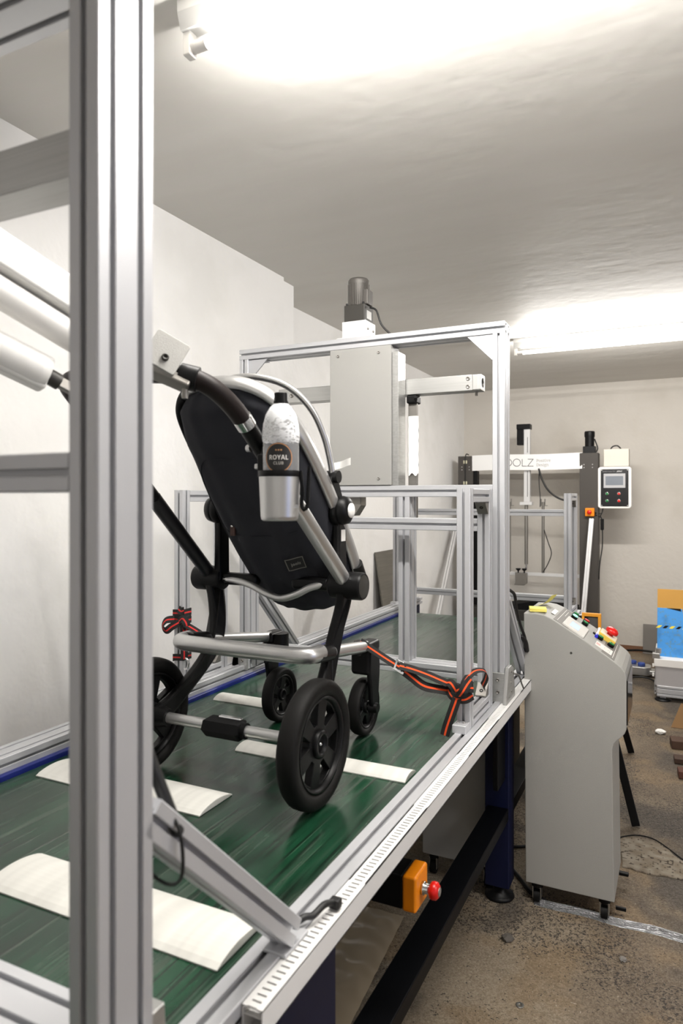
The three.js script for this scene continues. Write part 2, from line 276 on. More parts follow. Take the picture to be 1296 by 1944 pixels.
// ---------------------------------------------------------------- gantry (frame with motor column); z is its front face
function gantry(z, label) {
  const t = thing('gantry', label, 'gantry', [-1.03, .83, z - .04], 'aluminium test gantries standing on the treadmill rails');
  const zc = z - .04;
  for (const [x, s] of [[-.53, 1], [-1.53, -1]]) {
    part(t, 'post', [prof([x, .835, zc], [x, 2.045, zc], 1, 2, PX)], M.alu);
    // gusset under the top beam
    const g = prism([[0, 0], [-.085, 0], [0, -.085]], .006, .001); basis(g, [x - s * .02, 2.043, z - .008], [s, 0, 0], [0, 1, 0], [0, 0, s > 0 ? 1 : -1]); if (s < 0) g.translate(0, 0, 0);
    part(t, 'gusset', [g, bx(x - s * .02, x - s * .085, 2.037, 2.043, z - .008, z - .06), bx(x - s * .02, x - s * .026, 1.96, 2.043, z - .008, z - .06)], M.alu);
    // clamping foot: angle plate on the rail
    const f = prism([[0, 0], [.13, 0], [.105, .1], [.075, .115], [.03, .115], [.0, .03]], .012, .0015); basis(f, [x + s * .022, .832, z + .03], [0, 0, -1], [0, 1, 0], [s > 0 ? 1 : -1, 0, 0]);
    const plate = part(t, 'foot_plate', [f, bx(x - .02, x + .022, .832, .93, z + .002, z + .01)], M.brushed);
    for (const [dy, dz] of [[.02, .015], [.03, -.02], [.06, -.015], [.085, -.05], [.095, -.02]]) part(plate, 'bolt', [boltGeo([x + s * .034, .832 + dy, z - .02 + dz], [s, 0, 0], .004, .002)], M.greyMetal);
    for (const dy of [.035, .075]) part(plate, 'bolt', [boltGeo([x, .832 + dy, z + .01], [0, 0, 1], .006, .004)], M.greyMetal);
    // brace running away from the camera down to the rail
    part(t, 'brace', [prof([x, 1.155, z - .08], [x, .852, z - .395], 1, 1, PX)], M.alu);
    part(t, 'brace_plate', [bx(x - .02, x + .02, .833, .838, z - .36, z - .43)], M.alu);
  }
  part(t, 'top_beam', [prof([-1.55, 2.065, zc], [-.51, 2.065, zc], 1, 2, PY)], M.alu);
  part(t, 'middle_beam', [prof([-1.51, 1.527, zc], [-.55, 1.527, zc], 1, 2, PY)], M.alu);
  part(t, 'bottom_beam', [prof([-1.51, .912, zc], [-.55, .912, zc], 1, 2, PY)], M.alu);
  part(t, 'middle_post', [prof([-.862, .932, zc], [-.862, 1.507, zc], 1, 2, PX)], M.alu);
  const col = part(t, 'column_cover', [bx(-1.149, -.908, 1.548, 2.044, z + .004, z - .078, .003)], M.panel);
  for (const [x, y] of [[-1.115, 2.02], [-.955, 2.02], [-1.115, 1.572], [-.955, 1.572]]) part(col, 'screw', [boltGeo([x, y, z + .004], [0, 0, 1], .005, .003)], M.greyMetal);
  part(t, 'side_plate', [bx(-.907, -.884, 1.548, 2.02, z - .006, z - .076, .001)], M.brushed);
  const arm = part(t, 'load_arm', [bx(-1.42, -.64, 1.876, 1.932, z - .082, z - .14, .002)], M.brushed);
  const e = prism(rrect(.056, .06, .004), .03, .002, [Array.from({ length: 20 }, (_, i) => [.016 * Math.cos(i * -Math.PI / 10), .016 * Math.sin(i * -Math.PI / 10)])]); basis(e, [-.64, 1.904, z - .111], [0, 1, 0], [0, 0, 1], [1, 0, 0]);
  const head = part(arm, 'arm_head', [e], M.brushed); void head;
  part(arm, 'bore', [cyl(V(-.64, 1.904, z - .111), V(-.622, 1.904, z - .111), .0158)], M.hole);
  for (const dy of [-.014, .014]) part(arm, 'bolt', [boltGeo([-.655, 1.904 + dy, z - .082], [0, 0, 1], .007, .003)], M.greyMetal);
  part(arm, 'bolt', [boltGeo([-1.36, 1.904, z - .082], [0, 0, 1], .008, .004)], M.greyMetal);
  part(arm, 'set_screw', [cyl(V(-.635, 1.876, z - .12), V(-.635, 1.862, z - .12), .005)], M.greyMetal);
  part(t, 'rod_clamp', [bx(-.884, -.845, 1.845, 1.876, z - .085, z - .135, .006), cyl(V(-.85, 1.862, z - .08), V(-.838, 1.862, z - .08), .008)], M.black);
  const rod = part(t, 'guide_rod', [bx(-.882, -.848, 1.43, 1.846, z - .1, z - .112, .002)], M.greyMetal);
  part(rod, 'paper_sleeve', [(() => { const g = grid((u, v) => { const a = u * Math.PI * 2, w = 1 + .04 * Math.sin(v * 31 + u * 9); return V(-.865 + .021 * w * Math.cos(a), 1.588 + .212 * v + (v < .05 ? .006 * Math.sin(a * 5) : 0), z - .106 + .013 * w * Math.sin(a)); }, 24, 12); return g; })()], new THREE.MeshStandardMaterial({ color: 0xf1f0ec, roughness: .9, side: THREE.DoubleSide }));
  const rb = prism([[0, 0], [.06, 0], [.06, -.03], [.035, -.068], [.0, -.068]], .05, .002); basis(rb, [-1.098, 1.506, z - .075], [1, 0, 0], [0, 1, 0], [0, 0, 1]);
  part(t, 'rod_block', [rb], M.greyMetal);
  const mb = part(t, 'motor_mount', [bx(-1.106, -1.012, 2.088, 2.147, z - .01, z - .1, .001), bx(-1.125, -.985, 2.085, 2.089, z - .005, z - .1, .0005)], M.aluBright);
  for (const dz of [-.03, -.08]) part(mb, 'bolt', [boltGeo([-1.012, 2.118, z + dz], [1, 0, 0], .004, .003)], M.greyMetal);
  const gb = part(t, 'motor_gearbox', [bx(-1.1, -1.018, 2.147, 2.208, z - .014, z - .094, .003)], M.darkGrey);
  for (const [x, dz] of [[-1.092, -.022], [-1.026, -.022], [-1.092, -.086], [-1.026, -.086]]) part(gb, 'bolt', [cyl(V(x, 2.207, z + dz), V(x, 2.216, z + dz), .004)], M.black);
  part(gb, 'rating_plate', [bx(-1.018, -1.0172, 2.158, 2.188, z - .035, z - .075, 0)], M.silver);
  const ribs = [bx(-1.03, -1.012, 2.209, 2.265, z - .03, z - .078, .004)], mc = V(-1.059, 2.208, z - .054);
  ribs.push(lath(mc, V(mc.x, 3, mc.z), [[0, 0], [.037, 0], [.037, .078], [.0385, .082], [.0385, .094], [.034, .101], [0, .103]], 40));
  for (let i = 0; i < 36; i++) { const a = i / 36 * Math.PI * 2; if (i % 9 < 7) ribs.push(bx(-.0011, .0011, 0, .08, .036, .0405, 0).rotateY(a).translate(mc.x, mc.y, mc.z)); }
  part(t, 'motor', ribs, M.motor);
  part(t, 'motor_cable', [tube([[-1.012, 2.2, z - .05], [-.99, 2.19, z - .05], [-.965, 2.13, z - .05], [-.93, 2.095, z - .06], [-.9, 2.09, z - .06]], .0035, 24, 8)], M.cable);
  return t;
}
const gFar = gantry(-2.27, 'tall aluminium gantry with a dark motor on top and a pale grey column cover');
const gNear = gFar.clone(); gNear.name = numbered('gantry'); gNear.position.z += 1.763 + .003; gNear.userData = { ...gFar.userData, label: 'nearest aluminium gantry, its tall blurred post filling the left of the photo' }; scene.add(gNear);
gNear.remove(gNear.children.find(o => o.name === 'gusset'));
gNear.children.find(o => o.name === 'load_arm').position.x += .03;
{ // bracket on the near post
  const g = prism([[0, 0], [.03, 0], [.026, .05], [0, .05]], .036, .0015); 
  basis(g, [-.556, .882, -.588], [0, 0, -1], [0, 1, 0], [1, 0, 0]);
  part(gNear, 'corner_bracket', [g], M.brushed);
}

// ---------------------------------------------------------------- tie-down frames (four posts and rails)
function tieFrame(z, label) {
  const t = thing('tie_down_stand', label, 'frame', [-1.07, .83, z - .14], 'low aluminium tie-down stands on the treadmill rails');
  for (const [x, s] of [[-.557, 1], [-1.59, -1]]) {
    for (const zp of [z - .02, z - .25]) part(t, 'post', [prof([x, .836, zp], [x, 1.531, zp], 1, 1, PX)], M.alu);
    part(t, 'top_rail', [prof([x, 1.51, z - .04], [x, 1.51, z - .23], 1, 1, PX)], M.alu);
    part(t, 'bottom_rail', [prof([x, .857, z - .04], [x, .857, z - .23], 1, 1, PX)], M.alu);
    const ft = part(t, 'foot_block', [bx(x - .02, x + .02, .834, .858, z, z + .045, .002)], M.alu);
    for (const dx of [-.009, .009]) part(ft, 'bolt', [boltGeo([x + dx, .858, z + .022], [0, 1, 0], .005, .003)], M.chrome);
    for (const [y, d] of [[1.488, -1], [.879, 1]]) { // angle brackets inside the corners
      const b = prism([[0, 0], [.036, 0], [.036, .004], [.004, .036], [0, .036]], .034, .001); basis(b, [x - .017, y, z - .228], [0, 0, 1], [0, d, 0], [d > 0 ? -1 : 1, 0, 0]); if (d > 0) b.translate(.034, 0, 0);
      const br = part(t, 'angle_bracket', [b], M.greyMetal); part(br, 'bolt', [boltGeo([x, y + d * .014, z - .206], [0, d, 1], .006, .004)], M.black);
    }
  }
  part(t, 'cross_rail', [prof([-1.57, 1.416, z - .25], [-.577, 1.416, z - .25], 1, 1, PY)], M.alu);
  return t;
}
const tf = tieFrame(-1.95, 'low aluminium tie-down stand beside the stroller front wheels, with the straps tied to its posts');
const tf2 = tf.clone(); tf2.name = numbered('tie_down_stand'); tf2.position.z = tf.position.z - 2.1; tf2.userData = { ...tf.userData, label: 'low aluminium tie-down stand at the far end of the belt, beyond the tall gantry' }; scene.add(tf2);
part(tf2, 'low_rail', [prof([-1.57, .9, -4.3], [-.577, .9, -4.3], 1, 1, PY)], M.alu);

// ---------------------------------------------------------------- stroller
function wheel(root, C, R, w, name, side, big) {
  const A = V(C.x - .5, C.y, C.z), B = V(C.x + .5, C.y, C.z), k = x => .5 + x, h = w / 2, ri = R * .74;
  const tire = part(root, name, [lath(A, B, [[ri, k(-h * .8)], [R * .86, k(-h)], [R * .95, k(-h * .95)], [R * .99, k(-h * .6)], [R, k(0)], [R * .99, k(h * .6)], [R * .95, k(h * .95)], [R * .9, k(h)], [R * .885, k(h * .96)], [R * .86, k(h)], [ri, k(h * .8)], [ri, k(-h * .8)]], 64)], M.rubber);
  const n = big ? 6 : 5, holes = [], ro = ri * .86, rin = ri * .42;
  for (let i = 0; i < n; i++) {
    const c = (i + .3) / n * Math.PI * 2, a = Math.PI / n, wo = a * .56, wi = a * .26, p = [];
    for (let j = 0; j <= 6; j++) { const t = c - wo + 2 * wo * j / 6; p.push([ro * Math.cos(t), ro * Math.sin(t)]); }
    for (let j = 0; j <= 3; j++) { const t = c + wi - 2 * wi * j / 3; p.push([rin * Math.cos(t), rin * Math.sin(t)]); }
    holes.push(p.reverse());
  }
  const disc = prism(Array.from({ length: 48 }, (_, i) => [(ri + .001) * Math.cos(i * Math.PI / 24), (ri + .001) * Math.sin(i * Math.PI / 24)]), w * .42, .002, holes);
  basis(disc, [C.x - w * .21, C.y, C.z], [0, 1, 0], [0, 0, 1], [1, 0, 0]);
  part(tire, 'wheel_rim', [disc, lath(A, B, [[ri * .96, k(-h * .85)], [ri, k(-h * .85)], [ri, k(h * .85)], [ri * .95, k(h * .8)], [ri * .9, k(h * .4)], [ri * .9, k(-h * .4)], [ri * .96, k(-h * .85)]], 48)], M.black);
  part(tire, 'hub', [lath(A, B, [[0, k(-h * .9)], [ri * .26, k(-h * .9)], [ri * .3, k(0)], [ri * .3, k(h * .7)], [ri * .24, k(h * .8)], [ri * .2, k(h * .8)], [ri * .18, k(h * .4)], [0, k(h * .4)]], 32)], M.black);
  part(tire, 'axle_end', [new THREE.SphereGeometry(R * .035, 12, 8).translate(C.x + side * h * .5, C.y, C.z)], M.chrome);
  return tire;
}
const stroller = thing('stroller', 'black pushchair with silver frame and a dark fabric seat, tied down on the green belt', 'stroller', [-.987, BY, -1.62]);
{
  const t = stroller, CX0 = -.987, SX = -.98;
  wheel(t, V(-.739, .945, -1.385), .1445, .046, 'rear_wheel', 1, true); wheel(t, V(-1.229, .945, -1.385), .1445, .046, 'rear_wheel', -1, true);
  // front swivel wheels and forks
  for (const [x, s] of [[-.838, 1], [-1.128, -1]]) {
    wheel(t, V(x, .8845, -1.875), .0835, .036, 'front_wheel', s, false);
    const p = [[-1.905, 1.068], [-1.842, 1.072], [-1.838, 1.0], [-1.85, .95], [-1.856, .905], [-1.866, .872], [-1.884, .868], [-1.9, .885], [-1.905, .93], [-1.914, 1.0]];
    const f = prism(p.map(q => [q[0], q[1]]), .014, .004); basis(f, [x + s * .03 - .007, 0, 0], [0, 0, 1], [0, 1, 0], [-1, 0, 0]); f.translate(.014, 0, 0);
    const fork = part(t, 'front_fork', [f, bx(x - .026, x + .036 * s + (s < 0 ? .062 : 0) * 0, .985, 1.07, -1.835, -1.912, .012), cyl(V(x, 1.0, -1.872), V(x, 1.078, -1.872), .03)], M.black);
    part(fork, 'axle_cap', [cyl(V(x + s * .02, .8845, -1.875), V(x + s * .046, .8845, -1.875), .018, .014)], M.black);
  }
  // axle with brake housing
  part(t, 'axle', [cyl(V(-1.2, .945, -1.385), V(-.77, .945, -1.385), .0135)], M.silver);
  const br = prism([[-.02, -.022], [.012, -.024], [.03, -.004], [.022, .018], [-.018, .02]], .105, .005); basis(br, [-.935, .945, -1.385], [0, 0, 1], [0, 1, 0], [-1, 0, 0]);
  const brake = part(t, 'brake_pedal', [br, cyl(V(-.95, .945, -1.385), V(-.925, .945, -1.385), .019)], M.blackMatte);
  part(brake, 'brake_bar', [bx(-1.01, -.945, .962, .97, -1.388, -1.402, .003)], M.chrome);
  const legPath = [[-1.62, 1.275, .03], [-1.624, 1.225, .029], [-1.614, 1.165, .027], [-1.597, 1.11, .026], [-1.562, 1.06, .025], [-1.505, 1.01, .024], [-1.44, .968, .025], [-1.385, .945, .028]];
  const sideX = s => CX0 + s * .208;
  for (const s of [1, -1]) {
    const lp = new THREE.CatmullRomCurve3(legPath.map(p => V(p[0], p[1], p[2]))), L = [], R2 = [];
    for (let i = 0; i <= 24; i++) { const a = lp.getPoint(i / 24), d = lp.getTangent(i / 24), n = V(-d.y, d.x, 0).normalize(); L.push([a.x + n.x * a.z, a.y + n.y * a.z]); R2.push([a.x - n.x * a.z, a.y - n.y * a.z]); }
    const g = prism([...L, ...R2.reverse()], .024, .006); const X = sideX(s);
    basis(g, [X + .012, 0, 0], [0, 0, 1], [0, 1, 0], [-1, 0, 0]);
    { const q = g.attributes.position; for (let i = 0; i < q.count; i++) { const y = q.getY(i), k = y > 1.11 ? sst(1.28, 1.11, y) : sst(.94, 1.11, y); q.setX(i, q.getX(i) - s * .025 * (y > 1.11 ? 1 - sst(1.11, 1.28, y) : k)); } g.computeVertexNormals(); }
    const leg = part(t, 'leg', [g, cyl(V(X - .004 * s, .945, -1.385), V(CX0 + s * .232, .945, -1.385), .026), cyl(V(X - s * .035, .945, -1.385), V(X, .945, -1.385), .021, .03)], M.black);
    void leg;
    // hinge
    const hx = CX0 + s * .215, A = V(hx - s * .045, 1.275, -1.62), B = V(hx + s * .052, 1.275, -1.62);
    const hinge = part(t, 'hinge', [lath(A, B, [[0, 0], [.03, 0], [.034, .006], [.034, .05], [.036, .052], [.036, .088], [.033, .094], [.031, .094], [.031, .091], [0, .091]], 40), bx(hx - s * .045, hx - s * .16, 1.258, 1.292, -1.602, -1.638, .012)], M.black);
    part(hinge, 'hinge_cap', [lath(A, B, [[0, .091], [.0305, .091], [.0295, .094], [0, .0955]], 40)], M.darkGrey);
    // seat link and hub
    const lk = prism([[-1.645, 1.27], [-1.595, 1.27], [-1.597, 1.4], [-1.595, 1.49], [-1.645, 1.49], [-1.643, 1.4]], .022, .006); basis(lk, [SX + s * .186 + .011, 0, 0], [0, 0, 1], [0, 1, 0], [-1, 0, 0]);
    const link = part(t, 'seat_link', [lk], M.black);
    const H = V(SX + s * .172, 1.47, -1.61), H2 = V(SX + s * .272, 1.47, -1.61);
    part(link, 'seat_hub', [lath(H, H2, [[0, 0], [.034, 0], [.04, .006], [.041, .02], [.036, .024], [.036, .026], [.038, .03], [.034, .044], [.022, .052], [0, .053]], 36)], M.black);
    part(link, 'release_button', [lath(H, H2, [[0, .05], [.019, .05], [.019, .055], [.012, .0585], [0, .059]], 28)], M.white);
    if (s > 0) part(link, 'sticker', [bx(SX + .1972, SX + .1982, 1.39, 1.42, -1.632, -1.608, 0)], M.white);
    const lug = prism([[-1.63, 1.49], [-1.585, 1.5], [-1.555, 1.545], [-1.565, 1.568], [-1.59, 1.565]], .02, .005); basis(lug, [SX + s * .186 + .01, 0, 0], [0, 0, 1], [0, 1, 0], [-1, 0, 0]);
    part(link, 'upper_lug', [lug], M.black);
    // chassis tube to the front
    const c0 = V(CX0 + s * .2, 1.124, -1.47), c1 = V(CX0 + s * .165, 1.066, -1.86), cm = c0.clone().lerp(c1, .24);
    const ct = part(t, 'chassis_tube', [cyl(cm, c1, .0165)], M.silver);
    part(ct, 'collar', [cyl(c0.clone().lerp(c1, .02), cm, .0215)], M.black);
    part(ct, 'front_cap', [bx(c1.x - .022, c1.x + .022, 1.05, 1.082, -1.83, -1.912, .01)], M.black);
    // push bar arm: line rising towards the camera
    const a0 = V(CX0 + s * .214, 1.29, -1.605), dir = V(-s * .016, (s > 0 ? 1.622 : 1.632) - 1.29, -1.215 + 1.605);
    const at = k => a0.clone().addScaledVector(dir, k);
    const arm = part(t, 'push_arm', [cyl(at(0), at(.62), .0195)], s > 0 ? M.silver : S(0x2c2c2e, .35, .6));  // left arm: dark grey puts the shade on the silver tube into its colour
    part(arm, 'sleeve', [cyl(at(s > 0 ? .74 : .6), at(1.1), .0185), cyl(at(.6), at(.75), .016)], M.black);
    part(arm, 'ring', [cyl(at(1.08), at(1.125), .0205)], M.chrome);
    if (s > 0) part(arm, 'clip', [cyl(V(a0.x - .03, 1.606, -1.22), V(a0.x - .04, 1.606, -1.222), .008), bx(a0.x - .042, a0.x - .03, 1.563, 1.575, -1.262, -1.248, .003)], M.silver);
  }
  // grip: one curved bar between both arms
  const hp = [[.1965, 1.655, -1.176], [.194, 1.677, -1.147], [.188, 1.7, -1.113], [.176, 1.718, -1.084], [.152, 1.731, -1.06], [.11, 1.739, -1.044], [.04, 1.745, -1.04], [-.06, 1.75, -1.04], [-.13, 1.75, -1.048], [-.18, 1.742, -1.07], [-.19, 1.72, -1.1], [-.197, 1.68, -1.16]].map(p => [CX0 + p[0], p[1], p[2]]);
  part(t, 'handle_grip', [tube(hp, .0195, 90, 16)], M.leather);
  // footrest bar at the rear: U shape
  part(t, 'rear_bar', [tube([[-.2, 1.124, -1.5], [-.2, 1.124, -1.475], [-.192, 1.124, -1.455], [-.165, 1.124, -1.445], [-.08, 1.124, -1.442], [.08, 1.124, -1.442], [.165, 1.124, -1.445], [.192, 1.124, -1.455], [.2, 1.124, -1.475], [.2, 1.124, -1.5]].map(p => [CX0 + p[0], p[1], p[2]]), .0205, 80, 18)], M.silver);
  // sagging support tube between the hinges
  part(t, 'support_tube', [tube([[-1.15, 1.275, -1.612], [-1.1, 1.272, -1.604], [-1.05, 1.262, -1.598], [-1.0, 1.243, -1.594], [-.955, 1.234, -1.592], [-.91, 1.246, -1.594], [-.87, 1.266, -1.6], [-.835, 1.276, -1.612]], .0095, 60, 12)], M.silver);
  // seat: rim in a reclined plane, shell bulging behind it
  const O = V(SX, 1.257, -1.79), T = V(0, .749, .662), N = V(0, -.662, .749), P3 = (x, s, d) => O.clone().add(V(x, 0, 0)).addScaledVector(T, s).addScaledVector(N, d);
  const LF = s => .78 + .15 * Math.max(0, (s - .42) / .27);
  const half = [[0, -.06], [.09, -.055], [.15, -.022], [.176, .07], [.186, .25], [.184, .42], [.172, .54], [.142, .63], [.085, .676], [0, .69]];
  const ring = [...half.map(p => P3(p[0], p[1], 0)), ...half.slice(1, -1).reverse().map(p => P3(-p[0] * LF(p[1]), p[1], 0))];
  const rimCurve = new THREE.CatmullRomCurve3(ring, true, 'centripetal');
  // oval tube section; silver over the top and down the right side, dark sleeve on the left
  const rimSec = (v0, v1, a0, b0, n) => grid((u, v) => { const q = v0 + (v1 - v0) * v, p = rimCurve.getPointAt(((q % 1) + 1) % 1), tg = rimCurve.getTangentAt(((q % 1) + 1) % 1), out = tg.clone().cross(N).normalize(); const a = u * Math.PI * 2; return p.clone().addScaledVector(out, a0 * Math.cos(a)).addScaledVector(N, b0 * Math.sin(a)); }, 16, n);
  part(t, 'seat_frame', [rimSec(0, 1, .0125, .021, 160)], M.silver);
  part(t, 'frame_sleeve', [rimSec(.565, 1.07, .0145, .0235, 90)], M.blackMatte);
  part(t, 'rim_joint', [cyl(P3(.176, .03, 0), P3(.179, .085, 0), .0205)], M.black);
  const hw = s => { for (let i = 0; i < half.length - 1; i++) if (s <= half[i + 1][1]) { const k = (s - half[i][1]) / (half[i + 1][1] - half[i][1]); return half[i][0] + (half[i + 1][0] - half[i][0]) * sst2(k); } return .002; };
  function sst2(k) { return k; }
  const dTab = [[-.06, .0], [-.052, .045], [-.03, .085], [.02, .108], [.09, .12], [.2, .125], [.38, .11], [.54, .08], [.64, .055], [.68, .025]];
  const dep = s => { for (let i = 0; i < dTab.length - 1; i++) if (s <= dTab[i + 1][0]) { const k = (s - dTab[i][0]) / (dTab[i + 1][0] - dTab[i][0]), q = k * k * (3 - 2 * k); return dTab[i][1] + (dTab[i + 1][1] - dTab[i][1]) * q; } return .02; };
  const shellAt = (u, v) => {
    const s = -.059 + .742 * v, a = Math.PI * (1 - u), w = Math.max(.004, hw(s) - .004), c = Math.cos(a), si = Math.sin(a);
    const x = w * Math.sign(c) * Math.pow(Math.abs(c), .82) * (1 - .16 * Math.pow(si, .8) * (1 - v)), fold = .0035 * Math.sin(u * 37 + v * 9 + 2 * Math.sin(v * 7)) * Math.pow(si, 2) * (.35 + .65 * Math.abs(Math.sin(v * 3 + .6)));
    return P3(x < 0 ? x * LF(s) : x, s, dep(s) * Math.pow(si, .62) + fold);
  };
  const shell = part(t, 'seat_fabric', [grid(shellAt, 60, 70)], Object.assign(M.fabric.clone(), { side: THREE.DoubleSide }));
  // piping seams across the back
  const seam = (pts) => tube(pts.map(([u, v]) => { const p = shellAt(u, v); return p.addScaledVector(N, .0012); }), .0014, 60, 6);
  part(shell, 'seam', [seam([[.2, .62], [.24, .72], [.34, .775], [.5, .785], [.66, .775], [.76, .72], [.8, .62]]), seam([[.12, .5], [.3, .485], [.5, .48], [.7, .485], [.88, .5]]), seam([[.2, .62], [.21, .45], [.25, .25]]), seam([[.8, .62], [.79, .45], [.75, .25]])], M.fabric);
  const lm = S(0xffffff, .6, 0, { map: canvasTex(256, 192, (c, w, h) => { c.fillStyle = '#161617'; c.fillRect(0, 0, w, h); c.strokeStyle = '#77756f'; c.lineWidth = 12; c.strokeRect(10, 10, w - 20, h - 20); c.fillStyle = '#8d8b86'; c.font = 'bold 58px sans-serif'; c.textAlign = 'center'; c.fillText('joolz', w / 2, h / 2 + 20); }) });
  { const K = 8, g = grid((a, b) => shellAt(.6 + .11 * a, .325 + .058 * b).addScaledVector(N, .004), K, K); part(shell, 'label_patch', [g], Object.assign(lm, { side: THREE.DoubleSide })); }
  { const p = shellAt(.36, .5); const tag = part(shell, 'leather_tag', [bx(p.x - .008, p.x + .008, p.y - .018, p.y + .014, p.z + .001, p.z + .006, .002)], S(0x3a1a10, .6)); part(tag, 'rivet', [new THREE.SphereGeometry(.004, 12, 8).translate(p.x, p.y + .008, p.z + .007)], M.chrome); }
  // bare canopy hoop
  const hoop = [[.207, 1.552, -1.556], [.204, 1.6, -1.543], [.196, 1.66, -1.523], [.172, 1.728, -1.49], [.115, 1.782, -1.458], [0, 1.808, -1.44], [-.115, 1.79, -1.455], [-.172, 1.73, -1.48], [-.196, 1.66, -1.52], [-.204, 1.6, -1.543], [-.207, 1.552, -1.556]].map(p => [SX + p[0] * .92, p[1], p[2] - .02]);
  const cb = part(t, 'canopy_hoop', [tube(hoop, .0085, 80, 12)], M.silver);
  for (const s of [1, -1]) part(cb, 'hoop_clamp', [cyl(V(SX + s * .172, 1.556, -1.576), V(SX + s * .207, 1.556, -1.576), .016), bx(SX + s * .175 - .008, SX + s * .175 + .01, 1.548, 1.57, -1.56, -1.59, .004)], M.black);
  part(cb, 'care_tag', [grid((u, v) => V(SX + .195 + .05 * u, 1.573 + .018 * v + .012 * u, -1.57 - .006 * Math.sin(u * 5)), 8, 1)], new THREE.MeshStandardMaterial({ color: 0xf0efec, roughness: .8, side: THREE.DoubleSide }));
}
// cup holder and bottle
{
  const x = -.716, z = -1.19, y0 = 1.456, A = V(x, y0, z), B = V(x, 3, z);
  const t = thing('cup_holder', 'silver cup holder with black rim clipped to the pushchair arm, holding the bottle', 'cup holder', [x, y0, z]);
  part(t, 'cup', [lath(A, B, [[0, 0], [.033, 0], [.0365, .003], [.038, .01], [.0415, .09], [.0395, .09], [.036, .01], [0, .006]], 48)], M.silver);
  part(t, 'rim', [lath(A, B, [[.0395, .088], [.0425, .088], [.0428, .1], [.04, .1], [.0395, .088]], 48)], M.black);
  part(t, 'clip', [tube([[x + .042, y0 + .1, z - .01], [x + .045, y0 + .06, z - .012], [x + .044, y0 + .03, z - .012], [x + .05, y0 + .022, z - .012], [x + .055, y0 + .03, z - .014], [x + .057, y0 + .06, z - .014], [x + .06, y0 + .108, z - .014]], .004, 40, 8), bx(x - .052, x - .036, y0 + .085, y0 + .135, z - .03, z + .004, .004), cyl(V(x - .05, y0 + .12, z - .02), V(x - .05, y0 + .16, z - .035), .01)], M.black);
  const b = thing('bottle', 'clear plastic bottle with a black cap and round black label standing in the cup holder', 'bottle', [x + .003, y0 + .008, z]);
  const P = V(x + .003, y0 + .008, z), Q = V(x + .003, 3, z);
  const pet = new THREE.MeshPhysicalMaterial({ color: 0xf6f7f8, roughness: .1, transmission: .82, thickness: 0, ior: 1.3, clearcoat: .6, clearcoatRoughness: .1, bumpMap: rep(plasterBump, 1), bumpScale: .003 });
  part(b, 'body', [lath(P, Q, [[0, .002], [.03, 0], [.034, .004], [.036, .02], [.036, .147], [.0378, .155], [.0378, .168], [.036, .185], [.031, .204], [.022, .219], [.014, .227], [.0118, .232], [.0118, .236]], 48)], pet);
  { const W = 256, H = 256, al = tex(W, H, (u, v) => { const k = 255 * sst(.36, .62, .6 * fbm(u, v, 8, 7, 4) + .4 * noise(u * 60, v * 40, 60, 40, 8) + .14 * Math.sin(v * 3)); return [k, k, k]; }, false);
    part(b, 'condensation', [lath(P, Q, [[.0355, .148], [.037, .156], [.037, .168], [.0352, .185], [.0302, .204], [.0212, .219], [.0135, .226]], 48)], new THREE.MeshStandardMaterial({ color: 0xffffff, roughness: .55, alphaMap: al, transparent: true, side: THREE.DoubleSide })); }
  part(b, 'cap', [lath(P, Q, [[.0125, .224], [.0148, .225], [.0152, .23], [.014, .232], [.014, .246], [.0128, .2475], [0, .2475]], 28)], M.black);
  const lab = canvasTex(512, 512, (c, w, h) => { c.fillStyle = '#1a1918'; c.fillRect(0, 0, w, h); c.strokeStyle = '#c08a5c'; c.lineWidth = 16; c.beginPath(); c.arc(256, 256, 244, 0, 7); c.stroke(); c.fillStyle = '#b98a5e'; for (const q of [200, 245, 290]) c.fillRect(q, 112, 30, 26); c.fillStyle = '#e9e6e1'; c.textAlign = 'center'; c.font = 'bold 112px sans-serif'; c.fillText('ROYAL', 256, 290, 440); c.fillStyle = '#b9b5ae'; c.font = 'bold 74px sans-serif'; c.fillText('CLUB', 256, 376, 230); });
  // round label wrapped on the bottle, facing the camera side
  const th0 = Math.atan2(1.0, .42), rad = .0366, g = [];
  const disc = (() => { const pos = [], uv = [], idx = []; const K = 10, Nn = 40, R = .029; for (let k = 0; k <= K; k++) for (let i = 0; i <= Nn; i++) { const r = R * k / K, a = i / Nn * Math.PI * 2, s = r * Math.cos(a), yy = r * Math.sin(a), th = th0 - s / rad; pos.push(P.x + rad * Math.cos(th), P.y + .1165 + yy, P.z + rad * Math.sin(th)); uv.push(.5 + s / R / 2, .5 + yy / R / 2); } for (let k = 0; k < K; k++) for (let i = 0; i < Nn; i++) { const a = k * (Nn + 1) + i, d = a + Nn + 1; idx.push(a, d, a + 1, a + 1, d, d + 1); } const q = new THREE.BufferGeometry(); q.setAttribute('position', new THREE.Float32BufferAttribute(pos, 3)); q.setAttribute('uv', new THREE.Float32BufferAttribute(uv, 2)); q.setIndex(idx); q.computeVertexNormals(); return q; })(); void g;
  part(b, 'label', [disc], S(0xffffff, .5, 0, { map: lab, side: THREE.DoubleSide }));
}
